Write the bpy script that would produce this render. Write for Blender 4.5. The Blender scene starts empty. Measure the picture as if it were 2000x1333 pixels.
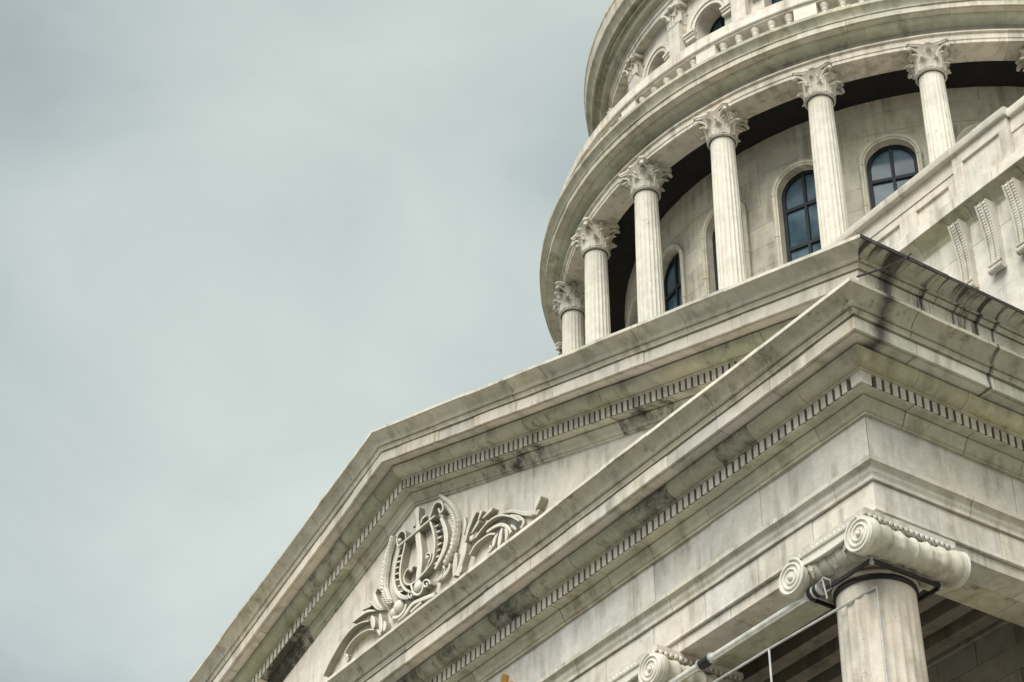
import bpy, bmesh, math, random
from mathutils import Vector, Matrix
random.seed(7)
SC = bpy.context.scene
COL = SC.collection
sin, cos, rad, PI = math.sin, math.cos, math.radians, math.pi

# ------------------------------------------------------------------ camera
ZG = 13.94                                  # height of the frieze foot above the plaza
RC = ((0.5598030703, 0.8286253719, 0.0007179991),      # camera right
      (-0.4910727505, 0.3324568177, -0.8051832202),    # camera down
      (-0.6674339490, 0.4503914491, 0.5930256878))     # camera forward
CAM = Vector((13.5652, -13.6026, -12.3429))
FPX = 4272.39                               # focal length in pixels of the 2000 px wide photograph
cd = bpy.data.cameras.new('camera'); cam = bpy.data.objects.new('camera', cd); COL.objects.link(cam)
cd.sensor_width = 36.0; cd.lens = FPX / 2000 * 36.0; cd.clip_end = 5000; cd.clip_start = 0.1
r, d, f = [Vector(v) for v in RC]
M = Matrix((( r.x, -d.x, -f.x), (r.y, -d.y, -f.y), (r.z, -d.z, -f.z))).to_4x4()
M.translation = CAM + Vector((0, 0, ZG)); cam.matrix_world = M
SC.camera = cam

def ray(x, y):
    a, b = (x - 1000) / FPX, (y - 666.5) / FPX
    return r * a + d * b + f
def on_y(px, Y):                            # pixel on a wall parallel to the front
    v = ray(*px); t = (Y - CAM.y) / v.y; return CAM + v * t

# ------------------------------------------------------------------ world and sun
SKYLOC = (1.37, 0.1, 1.9)
SUN_EL, SUN_AZ = 48.0, 302.0                # azimuth counted from +X, counter-clockwise
sun_dir = Vector((cos(rad(SUN_EL)) * cos(rad(SUN_AZ)), cos(rad(SUN_EL)) * sin(rad(SUN_AZ)), sin(rad(SUN_EL))))
W = bpy.data.worlds.new('World'); SC.world = W; W.use_nodes = True
nt = W.node_tree; N = nt.nodes; Lk = nt.links
for n in list(N): N.remove(n)
out = N.new('ShaderNodeOutputWorld'); bg = N.new('ShaderNodeBackground')
sky = N.new('ShaderNodeTexSky'); sky.sky_type = 'NISHITA'; sky.sun_disc = False
sky.sun_elevation = rad(SUN_EL); sky.sun_rotation = math.atan2(sun_dir.x, sun_dir.y)
sky.air_density = 1.0; sky.dust_density = 2.0; sky.ozone_density = 1.0
tc = N.new('ShaderNodeTexCoord')
mp = N.new('ShaderNodeMapping'); mp.inputs['Scale'].default_value = (1.0, 1.0, 1.6)
mp.inputs['Location'].default_value = SKYLOC
n1 = N.new('ShaderNodeTexNoise'); n1.inputs['Scale'].default_value = 2.2; n1.inputs['Detail'].default_value = 5; n1.inputs['Roughness'].default_value = 0.45
r1 = N.new('ShaderNodeValToRGB'); r1.color_ramp.elements[0].position = 0.33; r1.color_ramp.elements[1].position = 0.68
r1.color_ramp.elements[0].color = (0.82, 0.82, 0.82, 1); r1.color_ramp.elements[1].color = (0.92, 0.92, 0.92, 1)
n2 = N.new('ShaderNodeTexNoise'); n2.inputs['Scale'].default_value = 1.7; n2.inputs['Detail'].default_value = 4; n2.inputs['Roughness'].default_value = 0.4
cl = N.new('ShaderNodeMixRGB'); cl.inputs[1].default_value = (1.55, 1.92, 2.02, 1); cl.inputs[2].default_value = (4.0, 4.36, 4.0, 1)
mx = N.new('ShaderNodeMixRGB')
Lk.new(tc.outputs['Generated'], mp.inputs['Vector']); Lk.new(mp.outputs[0], n1.inputs['Vector']); Lk.new(mp.outputs[0], n2.inputs['Vector'])
Lk.new(n1.outputs['Fac'], r1.inputs[0]); r2 = N.new('ShaderNodeValToRGB'); r2.color_ramp.elements[0].position = 0.30; r2.color_ramp.elements[1].position = 0.72; r2.color_ramp.interpolation = 'EASE'
n3 = N.new('ShaderNodeTexNoise'); n3.inputs['Scale'].default_value = 5.5; n3.inputs['Detail'].default_value = 7; n3.inputs['Roughness'].default_value = 0.55; n3.inputs['Distortion'].default_value = 0.6
Lk.new(mp.outputs[0], n3.inputs['Vector'])
mA = N.new('ShaderNodeMath'); mA.operation = 'MULTIPLY_ADD'; Lk.new(n3.outputs['Fac'], mA.inputs[0]); mA.inputs[1].default_value = 0.24; Lk.new(n2.outputs['Fac'], mA.inputs[2])
mB = N.new('ShaderNodeMath'); mB.operation = 'SUBTRACT'; Lk.new(mA.outputs[0], mB.inputs[0]); mB.inputs[1].default_value = 0.11
Lk.new(mB.outputs[0], r2.inputs[0]); Lk.new(r2.outputs[0], cl.inputs[0])
Lk.new(r1.outputs[0], mx.inputs[0]); Lk.new(sky.outputs[0], mx.inputs[1]); Lk.new(cl.outputs[0], mx.inputs[2])
Lk.new(mx.outputs[0], bg.inputs[0]); bg.inputs[1].default_value = 0.057
Lk.new(bg.outputs[0], out.inputs[0])
sl = bpy.data.lights.new('sun', 'SUN'); sl.energy = 1.5; sl.angle = rad(46); sl.color = (1.0, 0.972, 0.935)
so = bpy.data.objects.new('sun', sl); COL.objects.link(so)
so.rotation_euler = (-sun_dir).to_track_quat('-Z', 'Y').to_euler(); so.location = (0, 0, 60)
vs = SC.view_settings; vs.view_transform = 'Standard'; vs.look = 'None'; vs.gamma = 1.0; vs.use_curve_mapping = False
vs.exposure = 1.74
SC.render.resolution_x = 1024; SC.render.resolution_y = 682
try: SC.cycles.max_bounces = 8; SC.cycles.diffuse_bounces = 4
except Exception: pass

# ------------------------------------------------------------------ materials
def new_mat(name):
    m = bpy.data.materials.new(name); m.use_nodes = True
    return m, m.node_tree.nodes, m.node_tree.links, m.node_tree.nodes['Principled BSDF']
def noise(N, L, vec, scale, detail=4, rough=0.55):
    n = N.new('ShaderNodeTexNoise'); n.inputs['Scale'].default_value = scale
    n.inputs['Detail'].default_value = detail; n.inputs['Roughness'].default_value = rough
    L.new(vec, n.inputs['Vector']); return n.outputs['Fac']
def ramp(N, L, fac, a, b, ca=(0, 0, 0, 1), cb=(1, 1, 1, 1)):
    n = N.new('ShaderNodeValToRGB'); e = n.color_ramp.elements
    e[0].position = a; e[1].position = b; e[0].color = ca; e[1].color = cb
    L.new(fac, n.inputs[0]); return n.outputs[0]
def mixc(N, L, fac, a, b, mode='MIX'):
    n = N.new('ShaderNodeMixRGB'); n.blend_type = mode
    for s, v in ((0, fac), (1, a), (2, b)):
        if hasattr(v, 'links'): L.new(v, n.inputs[s])
        else: n.inputs[s].default_value = v
    return n.outputs[0]
def math_(N, L, op, a, b):
    n = N.new('ShaderNodeMath'); n.operation = op
    for s, v in ((0, a), (1, b)):
        if hasattr(v, 'links'): L.new(v, n.inputs[s])
        else: n.inputs[s].default_value = v
    return n.outputs[0]

def stone_mat(name, streak=0.3, drip=0.0, runs=False, warm=(0.69, 0.652, 0.602, 1), cool=(0.622, 0.615, 0.595, 1)):
    """weathered limestone. The object colour tints a block; its alpha (1 = clean) sets how much black crust it carries."""
    m, N, L, B = new_mat(name)
    geo = N.new('ShaderNodeNewGeometry'); oi = N.new('ShaderNodeObjectInfo'); pos = geo.outputs['Position']
    big = noise(N, L, pos, 1.1, 4)
    col = mixc(N, L, ramp(N, L, big, 0.38, 0.64), cool, warm)
    med = noise(N, L, pos, 6.0, 6, 0.6)
    mott = ramp(N, L, med, 0.30, 0.70, (0.62, 0.60, 0.52, 1), (1.08, 1.07, 1.05, 1))
    col = mixc(N, L, 0.42, col, mott, 'MULTIPLY')
    grn = noise(N, L, pos, 1.7, 6, 0.62)
    col = mixc(N, L, ramp(N, L, grn, 0.52, 0.68, (0, 0, 0, 1), (0.26, 0.26, 0.26, 1)), col, (0.40, 0.385, 0.32, 1))
    blo = noise(N, L, pos, 7.5, 8, 0.72)
    col = mixc(N, L, ramp(N, L, blo, 0.62, 0.72, (0, 0, 0, 1), (0.46, 0.46, 0.46, 1)), col, (0.19, 0.18, 0.145, 1))
    mp = N.new('ShaderNodeMapping'); mp.inputs['Scale'].default_value = (5.0, 5.0, 0.5); L.new(pos, mp.inputs['Vector'])
    st = noise(N, L, mp.outputs[0], 1.3, 5, 0.6)
    msk = math_(N, L, 'MULTIPLY', ramp(N, L, noise(N, L, pos, 1.9, 3), 0.42, 0.60), streak)
    col = mixc(N, L, msk, col, ramp(N, L, st, 0.36, 0.58, (0.48, 0.46, 0.40, 1), (1.04, 1.04, 1.04, 1)), 'MULTIPLY')
    fine = noise(N, L, pos, 70.0, 3)
    col = mixc(N, L, 0.55, col, ramp(N, L, fine, 0.25, 0.75, (0.72, 0.72, 0.70, 1), (1.15, 1.15, 1.15, 1)), 'MULTIPLY')
    # sparse specks
    sp = noise(N, L, pos, 16.0, 2)
    col = mixc(N, L, ramp(N, L, sp, 0.70, 0.80, (0, 0, 0, 1), (0.45, 0.45, 0.45, 1)), col, (0.16, 0.15, 0.11, 1))
    rnd = ramp(N, L, oi.outputs['Random'], 0.0, 1.0, (0.92, 0.92, 0.91, 1), (1.05, 1.04, 1.02, 1))
    col = mixc(N, L, 1.0, col, rnd, 'MULTIPLY')
    col = mixc(N, L, 1.0, col, oi.outputs['Color'], 'MULTIPLY')
    # black crust
    cr = noise(N, L, pos, 4.0, 8, 0.70)
    inv = math_(N, L, 'SUBTRACT', 1.0, oi.outputs['Alpha'])
    thr = math_(N, L, 'ADD', cr, math_(N, L, 'MULTIPLY', inv, 0.62))
    col = mixc(N, L, ramp(N, L, thr, 0.66, 0.84, (0, 0, 0, 1), (0.90, 0.90, 0.90, 1)), col, (0.030, 0.029, 0.024, 1))
    if drip or runs:
        md = N.new('ShaderNodeMapping'); md.inputs['Scale'].default_value = (0.4, 6.0, 0.40); L.new(pos, md.inputs['Vector'])
        dn = noise(N, L, md.outputs[0], 2.1, 5, 0.65)
        big2 = noise(N, L, pos, 1.5, 2)
        k = math_(N, L, 'ADD', dn, math_(N, L, 'MULTIPLY', math_(N, L, 'SUBTRACT', big2, 0.5), 0.55))
        if drip: col = mixc(N, L, ramp(N, L, k, 0.50, 0.62, (0, 0, 0, 1), (drip, drip, drip, 1)), col, (0.055, 0.050, 0.045, 1))
        sx = N.new('ShaderNodeSeparateXYZ'); L.new(pos, sx.inputs[0])       # two broad runs of black water stain
        wob = math_(N, L, 'MULTIPLY', math_(N, L, 'SUBTRACT', noise(N, L, pos, 5.0, 4), 0.5), 0.06)
        for y0, hw in ((-0.24, 0.085), (1.31, 0.016)):
            dd = math_(N, L, 'ABSOLUTE', math_(N, L, 'SUBTRACT', math_(N, L, 'ADD', sx.outputs[1], wob), y0), 0.0)
            col = mixc(N, L, ramp(N, L, math_(N, L, 'ADD', dd, math_(N, L, 'MULTIPLY', math_(N, L, 'SUBTRACT', cr, 0.5), hw * 3.2)), hw * 0.2, hw * 1.9, (0.90, 0.90, 0.90, 1), (0, 0, 0, 1)), col, (0.05, 0.046, 0.042, 1))
    L.new(col, B.inputs['Base Color']); B.inputs['Roughness'].default_value = 0.9
    B.inputs['Specular IOR Level'].default_value = 0.25
    bmp = N.new('ShaderNodeBump'); bmp.inputs['Strength'].default_value = 0.35; bmp.inputs['Distance'].default_value = 0.02
    hh = math_(N, L, 'ADD', math_(N, L, 'MULTIPLY', med, 0.7), math_(N, L, 'MULTIPLY', fine, 0.22))
    L.new(hh, bmp.inputs['Height']); L.new(bmp.outputs[0], B.inputs['Normal'])
    return m
STONE = stone_mat('weathered_stone', 0.70)
DRIP = stone_mat('drip_stained_stone', 0.5, drip=0.95)
RUNS = stone_mat('run_stained_stone', 0.5, runs=True)
DARKSIDE = stone_mat('dark_side_stone', 0.3, warm=(0.33, 0.305, 0.26, 1), cool=(0.27, 0.26, 0.225, 1))  # darker stone; on dentil flanks it paints in the shade of the gaps
PALE = stone_mat('carved_stone', 0.18, warm=(0.725, 0.695, 0.64, 1), cool=(0.665, 0.655, 0.615, 1))
def plain(name, colr, rough=0.6, metal=0.0, spec=0.4, bump=0.0):
    m, N, L, B = new_mat(name)
    geo = N.new('ShaderNodeNewGeometry'); nz = noise(N, L, geo.outputs['Position'], 9.0, 5)
    c0 = tuple(c * 0.72 for c in colr) + (1,); c1 = tuple(min(1, c * 1.15) for c in colr) + (1,)
    L.new(ramp(N, L, nz, 0.3, 0.7, c0, c1), B.inputs['Base Color'])
    B.inputs['Roughness'].default_value = rough; B.inputs['Metallic'].default_value = metal; B.inputs['Specular IOR Level'].default_value = spec
    return m
BLACK = plain('black_painted_steel', (0.022, 0.021, 0.020), 0.45)
FRAME = plain('dark_window_frame', (0.018, 0.022, 0.028), 0.6, 0, 0.2)
POLE = plain('galvanised_tube', (0.80, 0.78, 0.70), 0.22, 0.45, 0.6)
WIRE = plain('thin_steel_tube', (0.50, 0.50, 0.48), 0.4, 0.3)
RUST = plain('rusty_steel', (0.20, 0.09, 0.06), 0.8)
GOLD = plain('gilded_metal', (0.75, 0.42, 0.12), 0.3, 0.85)
PAVE = plain('plaza_paving', (0.16, 0.155, 0.14), 0.9)
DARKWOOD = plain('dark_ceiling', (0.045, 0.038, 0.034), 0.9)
LEAD = plain('lead_roof', (0.25, 0.25, 0.25), 0.7)
def glass_mat():
    m, N, L, B = new_mat('window_glass')
    geo = N.new('ShaderNodeNewGeometry'); nz = noise(N, L, geo.outputs['Position'], 1.8, 3)
    L.new(ramp(N, L, nz, 0.35, 0.65, (0.028, 0.055, 0.075, 1), (0.10, 0.155, 0.185, 1)), B.inputs['Base Color'])
    B.inputs['Roughness'].default_value = 0.09; B.inputs['Specular IOR Level'].default_value = 0.13
    b = N.new('ShaderNodeBump'); b.inputs['Strength'].default_value = 0.05
    L.new(nz, b.inputs['Height']); L.new(b.outputs[0], B.inputs['Normal'])
    return m
GLASS = glass_mat()
CREAM = (1.0, 1.0, 1.0, 1.0)
OLIVE = (0.80, 0.79, 0.68, 0.97)
GREY = (0.95, 0.97, 0.98, 1.0)

# ------------------------------------------------------------------ helpers
def mesh(name, verts, faces, smooth=None):
    me = bpy.data.meshes.new(name); me.from_pydata([tuple(v) for v in verts], [], faces)
    bm = bmesh.new(); bm.from_mesh(me); bmesh.ops.recalc_face_normals(bm, faces=bm.faces); bm.to_mesh(me); bm.free()
    if smooth is not None:
        me.shade_smooth(); me.set_sharp_from_angle(angle=rad(smooth))
    return me
def link(name, me, mat, parent=None, loc=(0, 0, 0), rz=0.0, color=None):
    """loc is in the frame whose zero height is the frieze foot; parents are never scaled"""
    o = bpy.data.objects.new(name, me); COL.objects.link(o)
    if me is not None and mat is not None and len(me.materials) == 0: me.materials.append(mat)
    w = Vector(loc) + Vector((0, 0, ZG))
    if parent is not None:
        o.parent = parent; o['_w'] = tuple(w)
        pw = Vector(parent['_w'])
        pr = parent.get('_r', 0.0)
        o.location = Matrix.Rotation(-pr, 3, 'Z') @ (w - pw); o.rotation_euler = (0, 0, rz - pr)
    else:
        o.location = w; o.rotation_euler = (0, 0, rz); o['_w'] = tuple(w)
    o['_r'] = rz
    if color: o.color = color
    return o
def solid(name, verts, faces, mat, parent, color=None, smooth=None):
    """mesh whose origin is moved to the middle of its vertices"""
    c = Vector((0, 0, 0))
    for v in verts: c += Vector(v)
    c /= len(verts)
    return link(name, mesh(name, [Vector(v) - c for v in verts], faces, smooth), mat, parent, c, 0.0, color)
def box_vf(x0, x1, y0, y1, z0, z1):
    v = [(x0, y0, z0), (x1, y0, z0), (x1, y1, z0), (x0, y1, z0), (x0, y0, z1), (x1, y0, z1), (x1, y1, z1), (x0, y1, z1)]
    return v, [(0, 3, 2, 1), (4, 5, 6, 7), (0, 1, 5, 4), (1, 2, 6, 5), (2, 3, 7, 6), (3, 0, 4, 7)]
def box(name, x0, x1, y0, y1, z0, z1, mat, parent, color=None):
    v, fc = box_vf(x0, x1, y0, y1, z0, z1); return solid(name, v, fc, mat, parent, color)
class MB:                                    # mesh collector for parts that are one carved piece
    def __init__(s): s.v = []; s.f = []
    def add(s, v, fc):
        k = len(s.v); s.v += [Vector(p) for p in v]; s.f += [tuple(i + k for i in q) for q in fc]
    def box(s, *a): s.add(*box_vf(*a))
    def lathe(s, prof, n=32, cx=0, cy=0, a0=0, a1=2 * PI, closed=True):
        v = []; fc = []; k = len(prof); st = n if closed else n + 1
        for i in range(st):
            a = a0 + (a1 - a0) * i / n
            v += [(cx + p[0] * cos(a), cy + p[0] * sin(a), p[1]) for p in prof]
        for i in range(n):
            j = (i + 1) % st
            for q in range(k - 1): fc.append((i * k + q, j * k + q, j * k + q + 1, i * k + q + 1))
        s.add(v, fc)
    def tube(s, pts, rad_, n=8, cap=True):
        pts = [Vector(p) for p in pts]; v = []; fc = []
        if not hasattr(rad_, '__len__'): rad_ = [rad_] * len(pts)
        up = None
        for i, p in enumerate(pts):
            t = (pts[min(i + 1, len(pts) - 1)] - pts[max(i - 1, 0)]).normalized()
            if up is None:
                up = t.orthogonal().normalized()
            up = (up - t * up.dot(t)).normalized(); b = t.cross(up)
            for k in range(n):
                a = 2 * PI * k / n; v.append(p + (up * cos(a) + b * sin(a)) * rad_[i])
        for i in range(len(pts) - 1):
            for k in range(n):
                fc.append((i * n + k, i * n + (k + 1) % n, (i + 1) * n + (k + 1) % n, (i + 1) * n + k))
        if cap: fc.append(tuple(range(n - 1, -1, -1))); fc.append(tuple(range((len(pts) - 1) * n, len(pts) * n)))
        s.add(v, fc)
    def ball(s, c, rx, ry=None, rz=None, n=10, m=7):
        ry = ry or rx; rz = rz or rx; v = []; fc = []
        for i in range(m + 1):
            t = PI * i / m
            for k in range(n): v.append((c[0] + rx * sin(t) * cos(2 * PI * k / n), c[1] + ry * sin(t) * sin(2 * PI * k / n), c[2] + rz * cos(t)))
        for i in range(m):
            for k in range(n): fc.append((i * n + k, i * n + (k + 1) % n, (i + 1) * n + (k + 1) % n, (i + 1) * n + k))
        s.add(v, fc)
    def out(s, name, smooth=None): 
        me = mesh(name, s.v, s.f, smooth); return me
    def build(s, name, mat, parent, color=None, smooth=None): return solid(name, s.v, s.f, mat, parent, color, smooth)

def scurve(a, b, n=7):                       # cyma reversa
    o = []
    for i in range(n + 1):
        t = i / n; k = t * t * (3 - 2 * t); o.append((a[0] + (b[0] - a[0]) * k, a[1] + (b[1] - a[1]) * t))
    return o
def cavetto(a, b, n=7):
    return [(a[0] + (b[0] - a[0]) * (1 - cos(t)), a[1] + (b[1] - a[1]) * sin(t)) for t in [i / n * PI / 2 for i in range(n + 1)]]
def ovolo(a, b, n=7):
    return [(a[0] + (b[0] - a[0]) * sin(t), a[1] + (b[1] - a[1]) * (1 - cos(t))) for t in [i / n * PI / 2 for i in range(n + 1)]]
def cyma(a, b, n=9):                         # cyma recta: bellied foot, hollow head
    o = []
    for i in range(n + 1):
        t = i / n; k = 0.35 * t + 0.65 * t * t; o.append((a[0] + (b[0] - a[0]) * k, a[1] + (b[1] - a[1]) * (t ** 0.92)))
    return o

def course(name, parent, prof, mp, ends, mat=STONE, tint=CREAM, back=-0.12, gap=0.0065, jit=0.004, smooth=32, steps=1, tints=None, topdrop=0.001, wav=0.0022):
    """row of blocks: prof is the open outer face (p, h) from foot to head, mp(s, p, h) places it, ends = joints along s
    (numbers, or functions of p for mitres)"""
    pr = [(p, h - (topdrop if i == len(prof) - 1 else 0)) for i, (p, h) in enumerate(prof)]
    loop = pr + [(back, pr[-1][1]), (back, pr[0][1])]; n = len(loop); made = []
    for i in range(len(ends) - 1):
        jp = random.uniform(-jit, jit); jh = random.uniform(-.004, .004) if name in ('ledge_stone', 'fillet_stone', 'gutter_lip') else 0.0; g_ = gap * random.choice((0.6, 0.8, 1.4, 2.0))
        st0 = steps; steps_ = max(steps, 3); v = []; fc = []
        for s_ in range(steps_ + 1):
            wp, wh = (random.gauss(0, wav), random.gauss(0, wav)) if 0 < s_ < steps_ else (0, 0)
            for (p, h) in loop:
                a = ends[i](p) if callable(ends[i]) else ends[i] + (g_ / 2 if i > 0 else 0)
                b = ends[i + 1](p) if callable(ends[i + 1]) else ends[i + 1] - (g_ / 2 if i < len(ends) - 2 else 0)
                v.append(mp(a + (b - a) * s_ / steps_, p + (jp + wp if p != back else 0), h + jh + wh * 0.5))
        for s_ in range(steps_):
            for k in range(n):
                fc.append((s_ * n + k, s_ * n + (k + 1) % n, (s_ + 1) * n + (k + 1) % n, (s_ + 1) * n + k))
        fc.append(tuple(range(n - 1, -1, -1))); fc.append(tuple(range(steps_ * n, (steps_ + 1) * n)))
        t = tint
        if tints:
            a_ = ends[i](0) if callable(ends[i]) else ends[i]; b_ = ends[i + 1](0) if callable(ends[i + 1]) else ends[i + 1]
            t = tints((a_ + b_) / 2) or tint
        k = random.uniform(0.87, 1.04)
        made.append(solid(name, v, fc, mat, parent, (t[0] * k, t[1] * k, t[2] * random.uniform(0.96, 1.02) * k, t[3]), smooth))
    return made
def joints(a, b, step, jit=0.08, first=None, lastfn=None):
    n = max(1, round((b - a) / step)); L = [a + (b - a) * i / n for i in range(n + 1)]
    for i in range(1, n): L[i] += random.uniform(-jit, jit)
    return [first if first else L[0]] + L[1:-1] + [lastfn if lastfn else L[-1]]
def thing(name, label, cat, loc=(0, 0, 0), group=None):
    o = link(name, None, None, None, loc); o['label'] = label; o['category'] = cat
    if group: o['group'] = group
    return o
def tag(o, label, cat, group=None):
    o['label'] = label; o['category'] = cat
    if group: o['group'] = group
    return o

# ------------------------------------------------------------------ ground
g = link('ground', mesh('ground', [(-900, -900, 0), (900, -900, 0), (900, 900, 0), (-900, 900, 0)], [(0, 1, 2, 3)]), PAVE, None, (0, 0, -ZG))
g['kind'] = 'structure'

# ================================================================== PORTICO
XC = -9.0; MS = 0.3133; OFF = 0.739; YB = 3.0
XL = 2 * XC                                   # frieze plane of the left flank
portico = thing('portico', 'stone temple front with triangular pediment, carved lyre and fluted scroll-topped columns', 'portico', (XC, 0.3, -ZG + 2.2))
front = lambda s, p, h: (s, -p, h)
side = lambda s, p, h: (p, s, h)
sideL = lambda s, p, h: (XL - p, s, h)
Rr = lambda s, p, h: (s, -p, h + OFF - MS * s)
Rl = lambda s, p, h: (XL - s, -p, h + OFF - MS * s)
def pxs(p): return p + 0.14 + max(0, p - 0.599) * 0.4        # flank projection of the raking mouldings
fR = lambda p: p
fL = lambda p: XL - p
sF = lambda p: -p

# --- architrave
ZS = -0.741
arch = portico and box('architrave', XL + 0.02, -0.02, 0.03, 0.72, ZS + 0.02, -0.03, STONE, portico, (0.6, 0.6, 0.55, 1))
box('architrave', -0.72, -0.03, 0.73, YB, ZS + 0.02, -0.03, STONE, portico, (0.6, 0.6, 0.55, 1))
sideA = portico.children[-1]
low = [(0.0, ZS), (0.0, -0.612)]
upp = [(0.040, -0.600), (0.042, -0.588), (0.030, -0.570), (0.024, -0.54), (0.022, -0.248)]
cap = [(0.052, -0.235), (0.054, -0.215)] + scurve((0.052, -0.205), (0.078, -0.135), 6) + [(0.070, -0.130)] + cavetto((0.072, -0.126), (0.108, -0.064), 6) + [(0.126, -0.063), (0.128, -0.010)]
fj = [fL] + [XL + 0.9 + i * 0.96 for i in range(16)] 
fj = [fL] + sorted([-0.93, -1.83, -2.75, -3.68] + [-4.6 - i * 0.95 for i in range(14)]) + [fR]
fj2 = [fL] + sorted([-0.5, -1.42, -2.35, -3.3] + [-4.25 - i * 0.95 for i in range(14)]) + [fR]
sj = [sF, 0.86, 1.75, YB]
sj2 = [sF, 1.32, 2.2, YB]
for part, mpf, a, b in ((arch, front, fj2, fj), (sideA, side, sj2, sj)):
    course('architrave_block', part, low, mpf, a, tint=(1.04, 1.02, 0.99, 1), back=-0.34)
    course('architrave_block', part, upp, mpf, b, tint=(1.04, 1.02, 0.99, 1), back=-0.34)
    course('cap_moulding', part, cap, mpf, a, tint=(0.98, 0.97, 0.93, 1))
# soffit slabs behind the outer fascia
for i in range(19):
    x1 = -0.36 - i * 0.93 if i else -0.004
    x0 = max(-0.36 - (i + 1) * 0.93, XL)
    v, fc = box_vf(x0 + 0.003, x1 - 0.003, 0.343, 0.75, ZS - 0.001, ZS + 0.2)
    if i == 0: v, fc = box_vf(-1.286, -0.343, 0.343, 0.75, ZS - 0.001, ZS + 0.2)
    solid('soffit_slab', v, fc, STONE, arch, (0.80, 0.82, 0.70, 0.97))
for i, (y0, y1) in enumerate(((0.753, 1.55), (1.556, 2.3), (2.306, YB))):
    v, fc = box_vf(-0.72, -0.343, y0, y1, ZS - 0.001, ZS + 0.2)
    solid('soffit_slab', v, fc, STONE, sideA, (0.86, 0.84, 0.68, (0.97, 0.80, 0.93)[i]))
# --- frieze
frieze = box('frieze', XL + 0.03, -0.03, 0.03, 0.7, -0.02, 0.57, STONE, portico, (0.6, 0.6, 0.55, 1))
friezeS = box('frieze', -0.7, -0.03, 0.71, YB, -0.02, 0.57, STONE, portico, (0.6, 0.6, 0.55, 1))
frp = [(0.0, -0.012), (0.0, 0.5805)]
ff = [fL] + sorted([-0.87, -1.73, -2.61, -3.66, -4.72, -5.55, -6.37] + [-7.35 - i * 0.95 for i in range(11)]) + [fR]
course('frieze_block', frieze, frp, front, ff, tint=(0.94, 0.945, 0.945, 0.97), jit=0.004, gap=0.005)
course('frieze_block', friezeS, frp, side, [sF, 1.11, 2.11, YB], tint=(0.94, 0.945, 0.945, 0.97), jit=0.004, gap=0.005)

# --- cornice profile (p, z)
bed = [(0.034, 0.5815), (0.034, 0.600), (0.020, 0.604)] + ovolo((0.026, 0.612), (0.070, 0.668), 4)[1:] + scurve((0.072, 0.672), (0.112, 0.742), 5) + [(0.112, 0.745), (0.040, 0.746), (0.040, 0.7585), (0.226, 0.7575), (0.234, 0.760), (0.234, 0.7735)]
band = [(0.090, 0.7745), (0.090, 0.9215)]
cove = [(0.272, 0.9225), (0.278, 0.926), (0.278, 0.944), (0.268, 0.946)] + ovolo((0.270, 0.948), (0.420, 1.072), 8) + [(0.424, 1.080), (0.35, 1.081), (0.35, 1.1065)]
coro = [(0.545, 1.1075), (0.550, 1.122), (0.570, 1.122), (0.572, 1.1076), (0.599, 1.1076), (0.599, 1.262)]
cymt = [(0.622, 1.2765)] + scurve((0.622, 1.280), (0.644, 1.330), 5) + [(0.600, 1.331), (0.600, 1.340), (0.666, 1.341), (0.678, 1.352), (0.666, 1.363), (0.610, 1.364), (0.610, 1.372)] + cyma((0.650, 1.373), (0.786, 1.516), 10)
ledg = [(0.795, 1.5175), (0.795, 1.561)]
STAIN = (0.66, 0.67, 0.58, 0.67)
def front_stain(x):
    for a, b in ((-3.85, -2.85), (-1.98, -1.40), (-6.5, -5.6), (-7.7, -7.3), (-8.9, -8.2)):
        if a < x < b: return STAIN
    return random.choice([(0.82, 0.81, 0.68, 0.90), (0.74, 0.76, 0.64, 0.85), (0.86, 0.84, 0.72, 0.95), (0.80, 0.79, 0.68, 0.80)])
def cove_joints():
    xs = [-0.55, -1.40, -1.98, -2.85, -3.85, -4.75, -5.6, -6.5, -7.3, -7.72, -8.2, -8.9] + [-9.8 - i * 0.97 for i in range(8)]
    return [fL] + sorted(xs) + [fR]
hc = box('horizontal_cornice', XL + 0.1, -0.1, 0.03, 0.6, 0.58, 1.5, STONE, portico, (0.5, 0.5, 0.45, 1))
fc_ = [('bed_moulding', bed, (0.86, 0.86, 0.74, 0.95), None, None), ('dentil_band', band, (0.36, 0.34, 0.30, 0.75), None, None),  # dentil band tinted dark: shade between the dentils put into the colour
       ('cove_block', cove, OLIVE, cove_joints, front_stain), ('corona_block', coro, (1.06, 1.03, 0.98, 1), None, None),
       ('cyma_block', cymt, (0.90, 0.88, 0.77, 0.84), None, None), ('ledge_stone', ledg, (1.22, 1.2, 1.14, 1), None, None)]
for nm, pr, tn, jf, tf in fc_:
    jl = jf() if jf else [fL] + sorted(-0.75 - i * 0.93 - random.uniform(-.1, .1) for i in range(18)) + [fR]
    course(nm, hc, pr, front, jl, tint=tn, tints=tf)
sc_ = box('flank_cornice', -0.6, -0.1, 0.62, YB, 0.58, 1.5, STONE, portico, (0.5, 0.5, 0.45, 1))
for nm, pr, tn, jf, tf in fc_:
    n0 = {'cyma_block': (0.80, 0.79, 0.68, 0.86), 'ledge_stone': (0.95, 0.95, 0.86, 0.9), 'corona_block': (0.9, 0.92, 0.86, 0.97)}.get(nm, tn)
    course(nm, sc_, pr, side, [sF, 0.35 + random.uniform(-.2, .2), 1.25 + random.uniform(-.15, .15), 2.2, YB], tint=n0, tints=(lambda s: (0.86, 0.84, 0.66, 0.97)) if nm == 'cove_block' else None,
           mat={'cyma_block': RUNS, 'ledge_stone': RUNS, 'corona_block': RUNS}.get(nm, STONE))
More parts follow.
